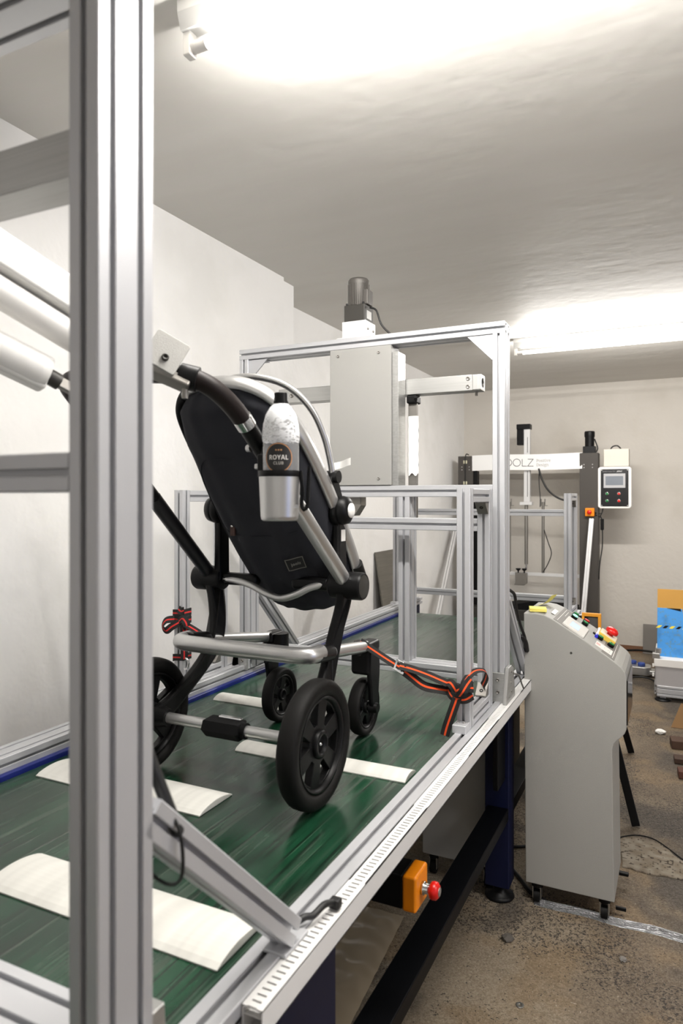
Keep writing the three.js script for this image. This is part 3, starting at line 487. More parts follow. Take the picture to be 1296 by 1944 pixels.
// pusher: actuators on the near gantry that hold the handle
{
  const t = thing('handle_pusher', 'white twin actuator arm with a plate clamp holding the pushchair handle', 'actuator', [-1.0, 1.78, -.75]);
  const bar0 = V(-1.07, 2.0, -.55), bar1 = V(-.895, 1.785, -.985);
  const d = bar1.clone().sub(bar0).normalize();
  const box = (A, B, w, h, r) => { const L = A.distanceTo(B), g = new RoundedBoxGeometry(w, h, L, 3, r); g.translate(0, 0, L / 2); return g.applyMatrix4(frameMatrix(A, B, PX3)); };
  const PX3 = V(1, 0, 0);
  part(t, 'guide_bar', [box(bar0, bar1, .05, .06, .006)], M.whiteGloss);
  const o = V(.0, -.058, .012), m0 = bar0.clone().lerp(bar1, .32).add(o), m1 = bar1.clone().add(o).addScaledVector(d, -.08);
  part(t, 'upper_cylinder', [lath(m0, m1, [[.009, 0], [.022, 0], [.0255, .003], [.0255, m0.distanceTo(m1)], [0, m0.distanceTo(m1)]], 32)], M.white);
  part(t, 'piston_rod', [cyl(bar0.clone().add(o), m0, .0105)], M.greyMetal);
  const q0 = bar0.clone().add(V(-.01, -.17, .0)), q1 = bar0.clone().lerp(bar1, .66).add(V(-.005, -.15, 0)), qL = q0.distanceTo(q1);
  const low = part(t, 'lower_cylinder', [lath(q0, q1, [[0, 0], [.03, 0], [.03, qL - .02], [.028, qL - .004], [.012, qL], [0, qL]], 32), box(q0, q1, .03, .062, .008)], M.whiteGloss);
  part(low, 'fork', [box(q1, q1.clone().addScaledVector(d, .14), .012, .02, .003)], M.greyMetal);
  part(low, 'nut', [cyl(q1, q1.clone().addScaledVector(d, .02), .014)], M.darkGrey);
  // clamp: tilted plate, bracket and screw on the grip
  const pl = prism(rrect(.066, .07, .004), .008, .001); const X = V(.62, -.5, -.62).normalize(), Z = V(.72, .25, .64).normalize(), Y = Z.clone().cross(X).normalize(); X.copy(Y.clone().cross(Z));
  pl.applyMatrix4(new THREE.Matrix4().makeBasis(X, Y, Z).setPosition(V(-.862, 1.772, -1.02)));
  const plate = part(t, 'clamp_plate', [pl], M.panel);
  part(plate, 'bolt', [boltGeo(V(-.862, 1.772, -1.02).addScaledVector(X, .004).addScaledVector(Y, -.012).addScaledVector(Z, .008).toArray(), Z.toArray(), .007, .006)], M.darkGrey);
  part(t, 'clamp_jaw', [box(V(-.905, 1.75, -1.0), V(-.83, 1.712, -1.05), .03, .02, .004), cyl(V(-.835, 1.725, -1.045), V(-.837, 1.69, -1.045), .006)], M.greyMetal);
  part(t, 'grip_collar', [cyl(V(-.852, 1.735, -1.05), V(-.823, 1.727, -1.066), .0245)], M.black);
}
// ---------------------------------------------------------------- straps
{
  const t = thing('tie_strap', 'black tie strap with an orange stripe knotted to the right tie-down post', 'strap', [-.59, .95, -1.94]);
  const up = V(.35, .75, .55).toArray(), W = (p, n, w = .026, k) => webbing(p, p.map((_, i) => Array.isArray(n[0]) ? n[i] : n), w, .0022, k);
  const wrap = []; for (let i = 0; i <= 14; i++) { const a = i / 14 * Math.PI * 2.2; wrap.push([-.826 + .004 * i / 14, 1.07 + .0185 * Math.sin(a), -1.8 + .0185 * Math.cos(a) - .016 * i / 14]); }
  part(t, 'webbing', [W([[-.822, 1.088, -1.815], [-.795, 1.068, -1.828], [-.76, 1.04, -1.85], [-.722, 1.013, -1.87]], up), tube(wrap, .004, 60, 6)], M.strapO);
  part(t, 'webbing', [W([[-.722, 1.018, -1.868], [-.69, 1.008, -1.885], [-.65, .99, -1.91], [-.6, .967, -1.932], [-.56, .955, -1.938]], up, .027)], M.strapO);
  part(t, 'webbing', [W([[-.715, 1.008, -1.87], [-.69, .985, -1.885], [-.66, .96, -1.9], [-.62, .948, -1.925], [-.575, .945, -1.936], [-.55, .95, -1.938]], [[.3, .3, .9], [.4, .1, .9], [.3, .4, .8], [.2, .6, .8], [.2, .5, .8], [.2, .5, .8]], .027)], M.strapO);
  const bk = prism(rrect(.034, .04, .004), .003, .0008, [rrect(.022, .026, .002).reverse()]); const dz = V(-.08, .055, .04).normalize(), dn = V(.3, .8, .5); dn.addScaledVector(dz, -dn.dot(dz)).normalize(); bk.applyMatrix4(new THREE.Matrix4().makeBasis(dz, dn.clone().cross(dz), dn).setPosition(V(-.722, 1.014, -1.868)));
  part(t, 'buckle', [bk], M.chrome);
  // knot round the post: loops of webbing
  part(t, 'knot', [W([[-.6, .968, -1.93], [-.585, .972, -1.918], [-.57, .955, -1.915], [-.565, .935, -1.922], [-.58, .925, -1.93]], [[0, .6, .8], [0, .6, .8], [0, 0, 1], [0, 0, 1], [0, -.5, .8]]), W([[-.582, .94, -1.93], [-.56, .957, -1.912], [-.535, .965, -1.915], [-.522, .962, -1.93]], [0, .3, 1]), W([[-.595, .95, -1.925], [-.575, .935, -1.91], [-.545, .93, -1.915], [-.525, .94, -1.935]], [0, -.2, 1]), W([[-.56, .935, -1.912], [-.545, .955, -1.9], [-.535, .975, -1.912], [-.53, .985, -1.935]], [.5, .1, .8])], M.strapO);
  part(t, 'webbing', [W([[-.552, .955, -1.918], [-.545, .982, -1.935], [-.53, 1.0, -1.965], [-.516, .998, -2.0], [-.512, .98, -2.04], [-.53, .945, -2.1], [-.55, .915, -2.15], [-.558, .9, -2.178]], [[-.4, .6, .6], [-.2, .9, .4], [.1, 1, .1], [.4, .9, -.1], [.8, .5, 0], [.8, .5, .3], [.8, .5, .3], [.6, .7, .2]])], M.strapO);
  part(t, 'strap_end', [W([[-.56, .945, -1.912], [-.568, .92, -1.908], [-.582, .88, -1.908], [-.594, .845, -1.91], [-.6, .822, -1.91]], [.1, .1, 1], .027)], M.strapO);
  const r = thing('tie_strap', 'black tie strap with a red stripe knotted round the left tie-down post', 'strap', [-1.59, 1.07, -1.96]);
  const loop = (y, dy, n) => { const p = [], q = [], h = .0225; for (let i = 0; i <= 16; i++) { const k = i / 16 * 4, s = Math.floor(k) % 4, f = k - Math.floor(k), c = [[-1, 1], [1, 1], [1, -1], [-1, -1], [-1, 1]], a = c[s], b = c[s + 1]; p.push([-1.59 + h * (a[0] + (b[0] - a[0]) * f), y + dy * Math.sin(k), -1.97 + h * (a[1] + (b[1] - a[1]) * f)]); q.push([p[i][0] + 1.59, 0, p[i][2] + 1.97]); } return webbing(p, q, n, .0024, 64); };
  part(r, 'webbing', [loop(1.094, .003, .026), loop(1.075, -.006, .026), loop(.937, .004, .024)], M.strapR);
  part(r, 'knot', [W([[-1.6, 1.075, -1.94], [-1.625, 1.07, -1.925], [-1.635, 1.05, -1.92], [-1.622, 1.035, -1.92], [-1.6, 1.05, -1.925], [-1.57, 1.068, -1.935]], [[0, .3, 1], [-.3, .3, 1], [-.6, 0, .8], [0, -.4, .9], [.3, .1, 1], [0, .3, 1]]), W([[-1.575, 1.07, -1.935], [-1.55, 1.082, -1.925], [-1.535, 1.065, -1.925], [-1.54, 1.04, -1.93], [-1.56, 1.045, -1.932]], [[0, .3, 1], [.2, .4, 1], [.7, .2, .7], [.4, -.4, .8], [0, -.3, 1]]), W([[-1.585, 1.11, -1.944], [-1.565, 1.105, -1.935], [-1.55, 1.11, -1.93]], [0, .2, 1])], M.strapR);
  part(r, 'webbing', [W([[-1.55, 1.065, -1.93], [-1.5, 1.045, -1.93], [-1.44, 1.02, -1.925], [-1.33, 1.0, -1.9], [-1.2, 1.03, -1.86], [-1.15, 1.06, -1.84]], [.1, .9, .4]), W([[-1.555, 1.06, -1.932], [-1.548, 1.02, -1.928], [-1.545, .97, -1.926], [-1.548, .94, -1.93]], [.4, 0, .9])], M.strapR);
  part(r, 'hook', [tube([[-1.56, .94, -1.945], [-1.54, .945, -1.93], [-1.53, .93, -1.93], [-1.535, .91, -1.93], [-1.55, .905, -1.935]], .004, 24, 8)], M.chrome);
}
// ---------------------------------------------------------------- emergency stop under the rail
{
  const x = -.503, t = thing('emergency_stop_box', 'orange emergency stop box with a red mushroom button under the near rail', 'switch', [x, .6, -1.44]);
  part(t, 'base', [bx(x - .115, x - .032, .612, .686, -1.4, -1.475, .004)], M.black);
  part(t, 'lid', [bx(x - .032, x, .61, .688, -1.398, -1.477, .006)], M.orange);
  const A = V(x, .649, -1.4375), B = V(x + 1, .649, -1.4375);
  const bt = part(t, 'button', [lath(A, B, [[0, .018], [.011, .018], [.017, .021], [.019, .027], [.018, .034], [.012, .039], [0, .04]], 32)], M.red);
  part(bt, 'button_collar', [lath(A, B, [[0, 0], [.014, 0], [.014, .006], [.011, .007], [.011, .02], [0, .02]], 28)], M.chrome);
  part(bt, 'button_disc', [cyl(V(x + .0395, .649, -1.4375), V(x + .0408, .649, -1.4375), .009)], M.silver);
  part(t, 'hanger', [bx(x - .125, x - .115, .64, .79, -1.42, -1.46, .002)], M.black);
  part(t, 'cable_gland', [cyl(V(x - .07, .686, -1.44), V(x - .07, .704, -1.44), .012), cyl(V(x - .07, .7, -1.44), V(x - .07, .79, -1.44), .0045)], M.black);
}
solo('cable', 'short black cable crossing the slotted duct at the foot of the near brace', 'cable', [...capped([[-.53, .845, -.93], [-.522, .848, -.945], [-.515, .846, -.955], [-.508, .85, -.985], [-.5, .842, -1.01]], .0055, 30, 8), bx(-.51, -.492, .834, .85, -1.0, -1.016, .003)], M.cable, [-.51, .84, -.97]);
solo('cable', 'black cable dropping behind the near post and looped round its brace', 'cable', [...capped([[-.56, 1.3, -.6], [-.545, 1.22, -.61], [-.528, 1.165, -.62], [-.515, 1.12, -.63]], .0075, 24, 8), tube([[-.506, 1.13, -.62], [-.506, 1.07, -.625], [-.53, 1.055, -.63], [-.554, 1.07, -.625], [-.554, 1.13, -.62], [-.53, 1.15, -.62]], .0022, 40, 6, true)], M.cable, [-.53, 1.15, -.61]);
{ // black cables tied to the far brace
  solo('cable', 'black cable bundle tied along the brace of the tall gantry', 'cable', [...capped([[-.512, 1.19, -2.36], [-.505, 1.17, -2.4], [-.505, 1.12, -2.43], [-.505, 1.05, -2.5], [-.5, .99, -2.56], [-.503, .93, -2.61], [-.505, .87, -2.67]], .0055, 50, 8), ...capped([[-.508, 1.0, -2.54], [-.5, .98, -2.56], [-.502, .94, -2.6]], .009, 20, 8)], M.cable, [-.505, 1.0, -2.5]);
  solo('cable', 'thin grey cable curving from the gantry foot plate down to the duct', 'cable', capped([[-.5, .915, -2.33], [-.488, .9, -2.38], [-.484, .86, -2.42], [-.484, .838, -2.45]], .003, 30, 8), S(0x6c6a66, .5), [-.49, .86, -2.4]);
}
// ---------------------------------------------------------------- control console
function consoleBody(t, dx, z0, z1, mat, kx = 1) {
  const P0 = [[-.513, 1.076], [-.47, 1.078], [-.44, 1.074], [-.411, 1.062], [-.299, .994], [-.192, .922], [-.176, .909], [-.165, .894], [-.161, .876], [-.161, .694], [-.166, .68], [-.178, .664], [-.192, .652], [-.202, .638], [-.207, .618], [-.2, .082], [-.506, .082]];
  const g = prism(P0.map(p => [-p[0] - dx, p[1] * kx]), z0 - z1, .003); basis(g, [0, 0, z0], [-1, 0, 0], [0, 1, 0], [0, 0, -1]);
  const body = part(t, 'body', [g], mat);
  for (const x of [-.47, -.235]) for (const z of [z0 - .035, z1 + .035]) {
    const c = part(t, 'caster', [cyl(V(x + dx - .011, .024, z), V(x + dx + .011, .024, z), .024), cyl(V(x + dx, .06, z), V(x + dx, .083, z), .02)], M.rubber);
    part(c, 'caster_fork', [bx(x + dx - .016, x + dx - .012, .018, .062, z - .014, z + .014, .001), bx(x + dx + .012, x + dx + .016, .018, .062, z - .014, z + .014, .001), bx(x + dx - .016, x + dx + .016, .058, .062, z - .016, z + .016, .001)], M.steel);
  }
  return body;
}
{
  const t = thing('control_console', 'grey standing control console with a sloping button panel, on casters right of the treadmill', 'console', [-.35, 0, -2.75]);
  consoleBody(t, 0, -2.6, -2.905, M.console);
  const O = V(-.411, 1.062, 0), D = V(.843, -.539, 0), N = V(.539, .843, 0), Z = V(0, 0, 1);
  const sp = (s, z, h) => O.clone().addScaledVector(D, s).addScaledVector(N, h).add(V(0, 0, z));
  const plate = (s0, s1, z0, z1, h0, h1, r = .001) => { const g = new RoundedBoxGeometry(Math.abs(s1 - s0), Math.abs(h1 - h0), Math.abs(z1 - z0), 2, Math.min(r, Math.abs(h1 - h0) * .4)); g.applyMatrix4(new THREE.Matrix4().makeBasis(D, N, Z).setPosition(sp((s0 + s1) / 2, (z0 + z1) / 2, (h0 + h1) / 2))); return g; };
  const pn = part(t, 'button_panel', [plate(.002, .248, -2.612, -2.89, -.004, .0015)], M.pcb);
  part(pn, 'engraved_line', [plate(.014, .0155, -2.63, -2.875, .0014, .002, 0), plate(.238, .2395, -2.63, -2.875, .0014, .002, 0), plate(.025, .0265, -2.76, -2.86, .0014, .002, 0), plate(.122, .1235, -2.78, -2.87, .0014, .002, 0)], M.white);
  const un = part(t, 'display_unit', [plate(.036, .124, -2.618, -2.777, 0, .009, .003)], S(0xc9c6c0, .5));
  part(un, 'screen', [plate(.059, .095, -2.645, -2.728, .0085, .0095, 0)], new THREE.MeshStandardMaterial({ color: 0x9fb4d8, emissive: 0xbfd4ff, emissiveIntensity: .55, roughness: .3 }));
  const btn = (s, z, m, label) => { const A = sp(s, z, .0015), B = sp(s, z, 1); const b = part(t, 'push_button', [lath(A, B, [[0, 0], [.0125, 0], [.0125, .009], [.011, .011], [0, .011]], 24)], M.black, label); part(b, 'button_cap', [lath(A, B, [[0, .01], [.0105, .01], [.0105, .014], [.009, .0155], [0, .0155]], 24)], m); };
  btn(.052, -2.868, M.green, 'green push button'); btn(.054, -2.82, new THREE.MeshStandardMaterial({ color: 0x7fe0b0, emissive: 0x9dffd6, emissiveIntensity: 1.3, roughness: .3 }), 'lit green push button'); btn(.098, -2.874, M.red, 'red push button'); btn(.099, -2.828, M.green, 'green push button'); btn(.171, -2.767, M.green, 'green push button'); btn(.216, -2.77, M.green, 'green push button');
  const sw = part(t, 'toggle_switch', [cyl(sp(.148, -2.79, .0015), sp(.148, -2.79, .008), .008)], M.black); part(sw, 'lever', [cyl(sp(.148, -2.79, .008), sp(.146, -2.825, .02), .0022)], M.chrome);
  const eb = part(t, 'emergency_stop', [plate(.158, .226, -2.8, -2.885, .0015, .02, .003)], M.yellowDark);
  part(eb, 'stop_plate', [plate(.16, .224, -2.802, -2.883, .0195, .022, .001)], S(0xe3dcc4, .5));
  { const A = sp(.194, -2.845, .021), B = sp(.194, -2.845, 1); part(eb, 'stop_button', [lath(A, B, [[0, 0], [.012, 0], [.012, .008], [.022, .01], [.0245, .016], [.023, .024], [.015, .031], [0, .033]], 32)], M.red); }
  const lab = canvasTex(512, 256, (c, w, h) => { c.fillStyle = '#dedbd4'; c.fillRect(0, 0, w, h); c.strokeStyle = '#6b6966'; c.lineWidth = 6; c.strokeRect(60, 30, 390, 190); c.fillStyle = '#d9a7a2'; c.fillRect(90, 80, 110, 100); c.strokeStyle = '#55524e'; c.beginPath(); c.ellipse(360, 125, 60, 45, 0, 0, 7); c.stroke(); c.fillStyle = '#333'; for (const y of [70, 110, 150]) c.fillRect(22, y, 22, 10); });
  { const g = plate(.156, .232, -2.65, -2.725, .0015, .0022, 0), u = g.attributes.uv, p = g.attributes.position; for (let i = 0; i < u.count; i++) { const q = V(p.getX(i), p.getY(i), p.getZ(i)).sub(O); u.setXY(i, (q.dot(D) - .156) / .076, (q.z + 2.725) / -.075 + 1); } part(t, 'sticker', [g], S(0xffffff, .6, 0, { map: lab })); }
  part(t, 'name_label', [plate(-.02, -.004, -2.68, -2.77, .0008, .0016, 0)], M.white);
  part(t, 'screw', [boltGeo([-.345, .945, -2.6], [0, 0, 1], .004, .002)], M.darkGrey);
  part(t, 'front_panel', [bx(-.1615, -.157, .705, .862, -2.615, -2.89, .002)], S(0x2a2928, .12, .4));
  part(t, 'brake_lever', [bx(-.205, -.17, .04, .052, -2.88, -2.9, .003), bx(-.2, -.165, .028, .04, -2.655, -2.665, .002)], M.black);
  const m = thing('marker_pen', 'white marker pen with a blue cap lying on the console beside the stop button', 'pen', sp(.155, -2.8, .012).toArray());
  part(m, 'barrel', [cyl(sp(.153, -2.89, .01), sp(.156, -2.772, .0085), .006)], M.white); part(m, 'cap', [cyl(sp(.156, -2.772, .0085), sp(.157, -2.748, .008), .0062)], S(0x1d22b8, .4));
  const pad = (g, x, z, rot, n) => { const a = []; for (let i = 0; i < n; i++) a.push(new THREE.BoxGeometry(.062 - rr(0, .003), .0014, .062 - rr(0, .003)).rotateY(rr(-.04, .04)).translate(0, .0007 + i * .0015, 0)); const q = mergeGeometries(a); q.rotateZ(-.03).rotateY(rot).translate(x, 1.0795, z); return q; };
  const sn = thing('sticky_note_pad', 'thick yellow sticky note pad lying on the front edge of the console top', 'sticky notes', [-.473, 1.0795, -2.66]); part(sn, 'pad', [pad(0, -.473, -2.66, .25, 8)], M.yellow);
  solo('sticky_note', 'curled single yellow sticky note standing up behind the note pad', 'sticky note', [grid((u, v) => V(-.5 + .055 * v + .014 * u, 1.08 + .0405 * v * v, -2.79 - .05 * u - .01 * v), 6, 10)], new THREE.MeshStandardMaterial({ color: 0xf0e377, roughness: .8, side: THREE.DoubleSide }), [-.48, 1.08, -2.8]);
}
{ // second grey cabinet stored under the treadmill
  const t = thing('rolling_cabinet', 'grey steel cabinet on casters stored underneath the treadmill', 'cabinet', [-.77, 0, -2.8]);
  part(t, 'body', [bx(-.918, -.622, .085, .7, -2.625, -2.95, .006)], M.console);
  for (const x of [-.88, -.66]) for (const z of [-2.66, -2.91]) { const c = part(t, 'caster', [cyl(V(x - .011, .026, z), V(x + .011, .026, z), .026), cyl(V(x, .06, z), V(x, .086, z), .018)], M.rubber); part(c, 'caster_fork', [bx(x - .016, x - .012, .02, .064, z - .014, z + .014, .001), bx(x + .012, x + .016, .02, .064, z - .014, z + .014, .001)], M.steel); }
  const stain = (x, y, w, h, rot) => { const p = []; for (let i = 0; i < 14; i++) { const a = i / 14 * Math.PI * 2, r = 1 + rr(-.25, .25); p.push([w * r * Math.cos(a), h * r * Math.sin(a)]); } const g = new THREE.ShapeGeometry(new THREE.Shape(p.map(q => new THREE.Vector2(q[0], q[1])))); g.rotateZ(rot).translate(x, y, -2.6246); return g; };
  part(t, 'rust_stain', [stain(-.69, .52, .012, .016, .5), stain(-.645, .5, .006, .03, -.2), stain(-.655, .33, .008, .035, -.1)], S(0x6f5a48, .8));
}
// ---------------------------------------------------------------- far testing machine against the back wall
{
  const Z = -6.8, t = thing('testing_machine', 'tall dark-column testing machine with a vertical actuator against the back wall', 'machine', [-1.33, 0, -6.87]);
  for (const [a, b, k] of [[-1.996, -1.843, 0], [-.827, -.663, 1]]) {
    const c = part(t, 'column', [bx(a, b, 0, 1.929, Z, Z - .15, .003)], M.column);
    for (const dx of [.04, .115]) for (const dy of [0, .028]) part(c, 'screw', [boltGeo([a + dx, 1.82 - dy, Z], [0, 0, 1], .005, .003)], M.silver);
    void k;
  }
  part(t, 'guide', [bx(-1.842, -1.805, .3, 1.78, Z - .02, Z - .1, .002)], M.black);
  part(t, 'bellows', (() => { const a = []; for (let y = .5; y < 1.4; y += .018) a.push(bx(-1.8, -1.75, y, y + .011, Z + .02, Z - .05, .002)); a.push(bx(-1.79, -1.76, .5, 1.4, Z + .01, Z - .04, 0)); return a; })(), M.black);
  part(t, 'cross_head', [bx(-1.843, -.827, 1.8, 1.92, Z - .03, Z - .11, .003)], M.column);
  for (const [x, s] of [[-1.92, 1]]) for (const y of [1.87, 1.66]) part(t, 'cable_clip', [bx(x - .02, x - .006, y - .016, y + .016, Z + .006, Z, .001), bx(x + .004, x + .018, y - .016, y + .016, Z + .006, Z, .001)], S(0xd8d4b8, .5));
  part(t, 'column_cable', [tube([[-1.9, 1.945, Z - .05], [-1.915, 1.95, Z - .01], [-1.92, 1.9, Z + .004], [-1.921, 1.7, Z + .004], [-1.922, 1.5, Z + .004]], .005, 40, 8)], M.cable);
  const mo = part(t, 'drive_motor', [lath(V(-.745, 1.93, Z - .07), V(-.745, 4, Z - .07), [[0, 0], [.045, 0], [.045, .06], [.04, .062], [.042, .066], [.042, .15], [.047, .152], [.047, .196], [.042, .205], [0, .205]], 32), bx(-.8, -.69, 1.928, 1.992, Z - .02, Z - .12, .003)], M.black);
  part(mo, 'motor_lead', [tube([[-.7, 2.06, Z - .06], [-.685, 2.02, Z - .05], [-.672, 1.97, Z - .05], [-.685, 1.935, Z - .05]], .006, 24, 8)], M.cable);
  const ac = part(t, 'actuator', [bx(-1.35, -1.292, 1.47, 2.18, Z - .04, Z - .1, .003)], M.aluBright);
  part(ac, 'actuator_slot', [bx(-1.316, -1.311, 1.52, 1.77, Z - .0395, Z - .0385, 0), bx(-1.316, -1.311, 1.95, 2.1, Z - .0395, Z - .0385, 0)], M.darkGrey);
  part(ac, 'actuator_motor', [bx(-1.417, -1.286, 2.178, 2.228, Z - .02, Z - .12, .004), bx(-1.415, -1.352, 2.026, 2.18, Z - .03, Z - .11, .004)], M.black);
  part(ac, 'actuator_foot', [bx(-1.387, -1.271, 1.44, 1.47, Z - .03, Z - .11, .002)], M.aluBright);
  part(ac, 'ram', [cyl(V(-1.331, 1.44, Z - .07), V(-1.331, .86, Z - .07), .017)], M.greyMetal); part(ac, 'ram_tip', [cyl(V(-1.331, .9, Z - .07), V(-1.331, .82, Z - .07), .011)], M.chrome);
  for (const x of [-1.495, -1.171]) { const r = part(t, 'threaded_rod', [cyl(V(x, .78, Z - .07), V(x, 1.47, Z - .07), .014)], M.greyMetal); part(r, 'stud', [cyl(V(x - .018, 1.43, Z - .07), V(x - .018, 1.5, Z - .07), .005), cyl(V(x + .018, 1.43, Z - .07), V(x + .018, 1.5, Z - .07), .005), bx(x - .03, x + .04, 1.43, 1.437, Z - .05, Z - .09, .001)], M.greyMetal); }
  part(t, 'crosshead_bar', [bx(-1.75, -.83, .752, .782, Z - .05, Z - .09, .002)], M.aluBright);
  const cl = prism([[0, 0], [.11, 0], [.11, -.1], [.085, -.12], [-.01, -.12], [.0, -.095]], .05, .003); basis(cl, [-1.425, .78, Z - .05], [1, 0, 0], [0, 1, 0], [0, 0, 1]);
  const jaw = part(t, 'clamp_jaw', [cl], M.greyMetal);
  for (const x of [-1.398, -1.34]) part(jaw, 'clamp_knob', [lath(V(x, .78, Z - .02), V(x, 2, Z - .02), [[0, 0], [.007, 0], [.007, .018], [.024, .032], [.024, .042], [0, .044]], 20)], M.black);
  part(t, 'base', [bx(-1.843, -.827, .02, .44, Z + .12, Z - .3, .01)], M.darkGrey);
  const pad = prism([[-1.7, .44], [-1.55, .455], [-1.2, .535], [-1.1, .555], [-.86, .47], [-.86, .44]], .35, .004); basis(pad, [0, 0, Z - .25], [1, 0, 0], [0, 1, 0], [0, 0, 1]); part(t, 'rubber_pad', [pad], M.blackMatte);
  part(t, 'loose_cable', [tube([[-1.2, 1.79, Z], [-1.17, 1.7, Z + .02], [-1.12, 1.6, Z + .03], [-1.05, 1.53, Z + .03], [-.97, 1.49, Z + .03], [-.86, 1.475, Z + .02]], .009, 40, 8), tube([[-1.2, 1.78, Z - .02], [-1.2, 1.65, Z - .02], [-1.19, 1.52, Z - .02], [-1.19, 1.42, Z - .02]], .004, 24, 8), tube([[-1.16, 1.2, Z - .06], [-1.12, 1.08, Z - .05], [-1.09, .98, Z - .05], [-1.12, .88, Z - .05], [-1.17, .79, Z - .06]], .0045, 24, 8)], M.cable);
  const w = 1440, bt = canvasTex(w, 200, (c) => {
    c.fillStyle = '#f1f1f0'; c.fillRect(0, 0, w, 200); c.strokeStyle = '#2b2b2b'; c.lineWidth = 7; c.lineCap = 'butt';
    c.beginPath(); c.moveTo(402, 60); c.lineTo(402, 128); c.arc(376, 128, 26, 0, 2.4); c.stroke();
    for (const x of [490, 606]) { c.beginPath(); c.ellipse(x, 106, 49, 46, 0, 0, 7); c.stroke(); }
    c.beginPath(); c.moveTo(678, 60); c.lineTo(678, 150); c.lineTo(738, 150); c.stroke();
    c.beginPath(); c.moveTo(752, 62); c.lineTo(822, 62); c.lineTo(750, 150); c.lineTo(826, 150); c.stroke();
    c.fillStyle = '#8d8c8a'; c.font = '50px serif'; c.fillText('Positive', 862, 98, 198); c.fillText('Design', 862, 152, 190);
  });
  const g = grid((u, v) => V(-1.849 + 1.046 * u, 1.78 + .152 * v + .004 * Math.sin(u * 7), Z + .004 + .004 * Math.sin(u * 9 + v * 2) + (u > .72 ? .006 * Math.sin((u - .72) * 20) : 0)), 60, 6);
  const bn = solo('banner', 'white paper banner with black lettering stretched between the two dark machine columns', 'banner', [g], S(0xffffff, .8, 0, { map: bt, side: THREE.DoubleSide }), [-1.33, 1.85, Z + .004]); void bn;
  // control box on the right column
  const cb = thing('control_box', 'white wall-mounted control box with a grey screen and four buttons beside the dark column', 'control box', [-.52, 1.6, Z - .05]);
  part(cb, 'case', [(() => { const q = prism(rrect(.29, .385, .03, 6), .1, .008); q.translate(-.522, 1.603, Z - .1); return q; })()], M.white);
  part(cb, 'fascia', [bx(-.64, -.402, 1.43, 1.773, Z + .003, Z - .001, .001)], S(0x0f0f11, .25));
  const ft = canvasTex(512, 64, (c) => { c.fillStyle = '#0f0f11'; c.fillRect(0, 0, 512, 64); c.fillStyle = '#9a9a9c'; c.font = '30px sans-serif'; c.fillText('Handle Torque Test', 8, 42, 270); c.fillStyle = '#e2e2e2'; c.font = 'italic bold 36px sans-serif'; c.fillText('JOOLZ', 300, 44, 120); });
  { const q = new THREE.PlaneGeometry(.215, .027).translate(-.521, 1.752, Z + .0035); part(cb, 'title_strip', [q], S(0xffffff, .4, 0, { map: ft })); }
  const sc = part(cb, 'screen_frame', [bx(-.615, -.428, 1.6, 1.732, Z + .008, Z, .003)], S(0xb4b4b6, .45)); part(sc, 'screen', [bx(-.598, -.447, 1.625, 1.708, Z + .0085, Z + .007, 0)], S(0x7f858d, .12));
  for (const [x, y, m] of [[-.585, 1.547, M.green], [-.483, 1.547, M.red], [-.585, 1.482, M.green], [-.483, 1.482, M.red]]) { const A = V(x, y, Z), B = V(x, y, 1); const b = part(cb, 'push_button', [lath(A, B, [[0, 0], [.016, 0], [.016, .006], [.013, .009], [0, .009]], 24)], M.chrome); part(b, 'button_cap', [lath(A, B, [[0, .008], [.0115, .008], [.0115, .013], [0, .014]], 24)], m); }
  for (const x of [-.632, -.41]) for (const y of [1.438, 1.765]) part(cb, 'screw', [boltGeo([x, y, Z + .003], [0, 0, 1], .005, .002)], M.silver);
  const jb = thing('junction_box', 'pale junction box standing on top of the white control box', 'box', [-.51, 1.798, Z - .08]);
  part(jb, 'case', [bx(-.617, -.4, 1.798, 1.96, Z - .02, Z - .15, .006)], S(0xd8d3c8, .55)); part(jb, 'lead', [tube([[-.56, 1.96, Z - .06], [-.54, 1.985, Z - .06], [-.5, 1.99, Z - .06], [-.47, 1.962, Z - .06]], .006, 24, 8)], M.cable);
  const es = thing('emergency_stop_box', 'small orange emergency stop box with a red button on the dark right column', 'switch', [-.732, 1.375, Z]);
  part(es, 'case', [bx(-.773, -.692, 1.338, 1.415, Z + .045, Z + .001, .006)], M.orange);
  { const A = V(-.733, 1.377, Z + .045), B = V(-.733, 1.377, 1); part(es, 'button', [lath(A, B, [[0, 0], [.012, 0], [.012, .01], [.019, .012], [.02, .022], [.014, .028], [0, .029]], 28)], M.red); }
  const dl = thing('power_lead', 'black power lead with an inline plug hanging below the white control box', 'cable', [-.63, 1.25, Z - .03]);
  part(dl, 'lead', [tube([[-.625, 1.41, Z - .05], [-.632, 1.37, Z - .03], [-.645, 1.34, Z - .03], [-.635, 1.315, Z - .03], [-.628, 1.2, Z - .03], [-.63, 1.05, Z - .03], [-.65, .9, Z - .03], [-.66, .75, Z - .03]], .005, 60, 8), tube([[-.69, 1.375, Z + .02], [-.665, 1.36, Z - .02], [-.64, 1.365, Z - .03]], .004, 20, 8), tube([[-.69, 1.355, Z + .02], [-.66, 1.335, Z - .02], [-.635, 1.325, Z - .03]], .004, 20, 8)], M.cable);
  part(dl, 'plug', [bx(-.645, -.615, 1.21, 1.315, Z - .015, Z - .045, .006)], M.black);
}
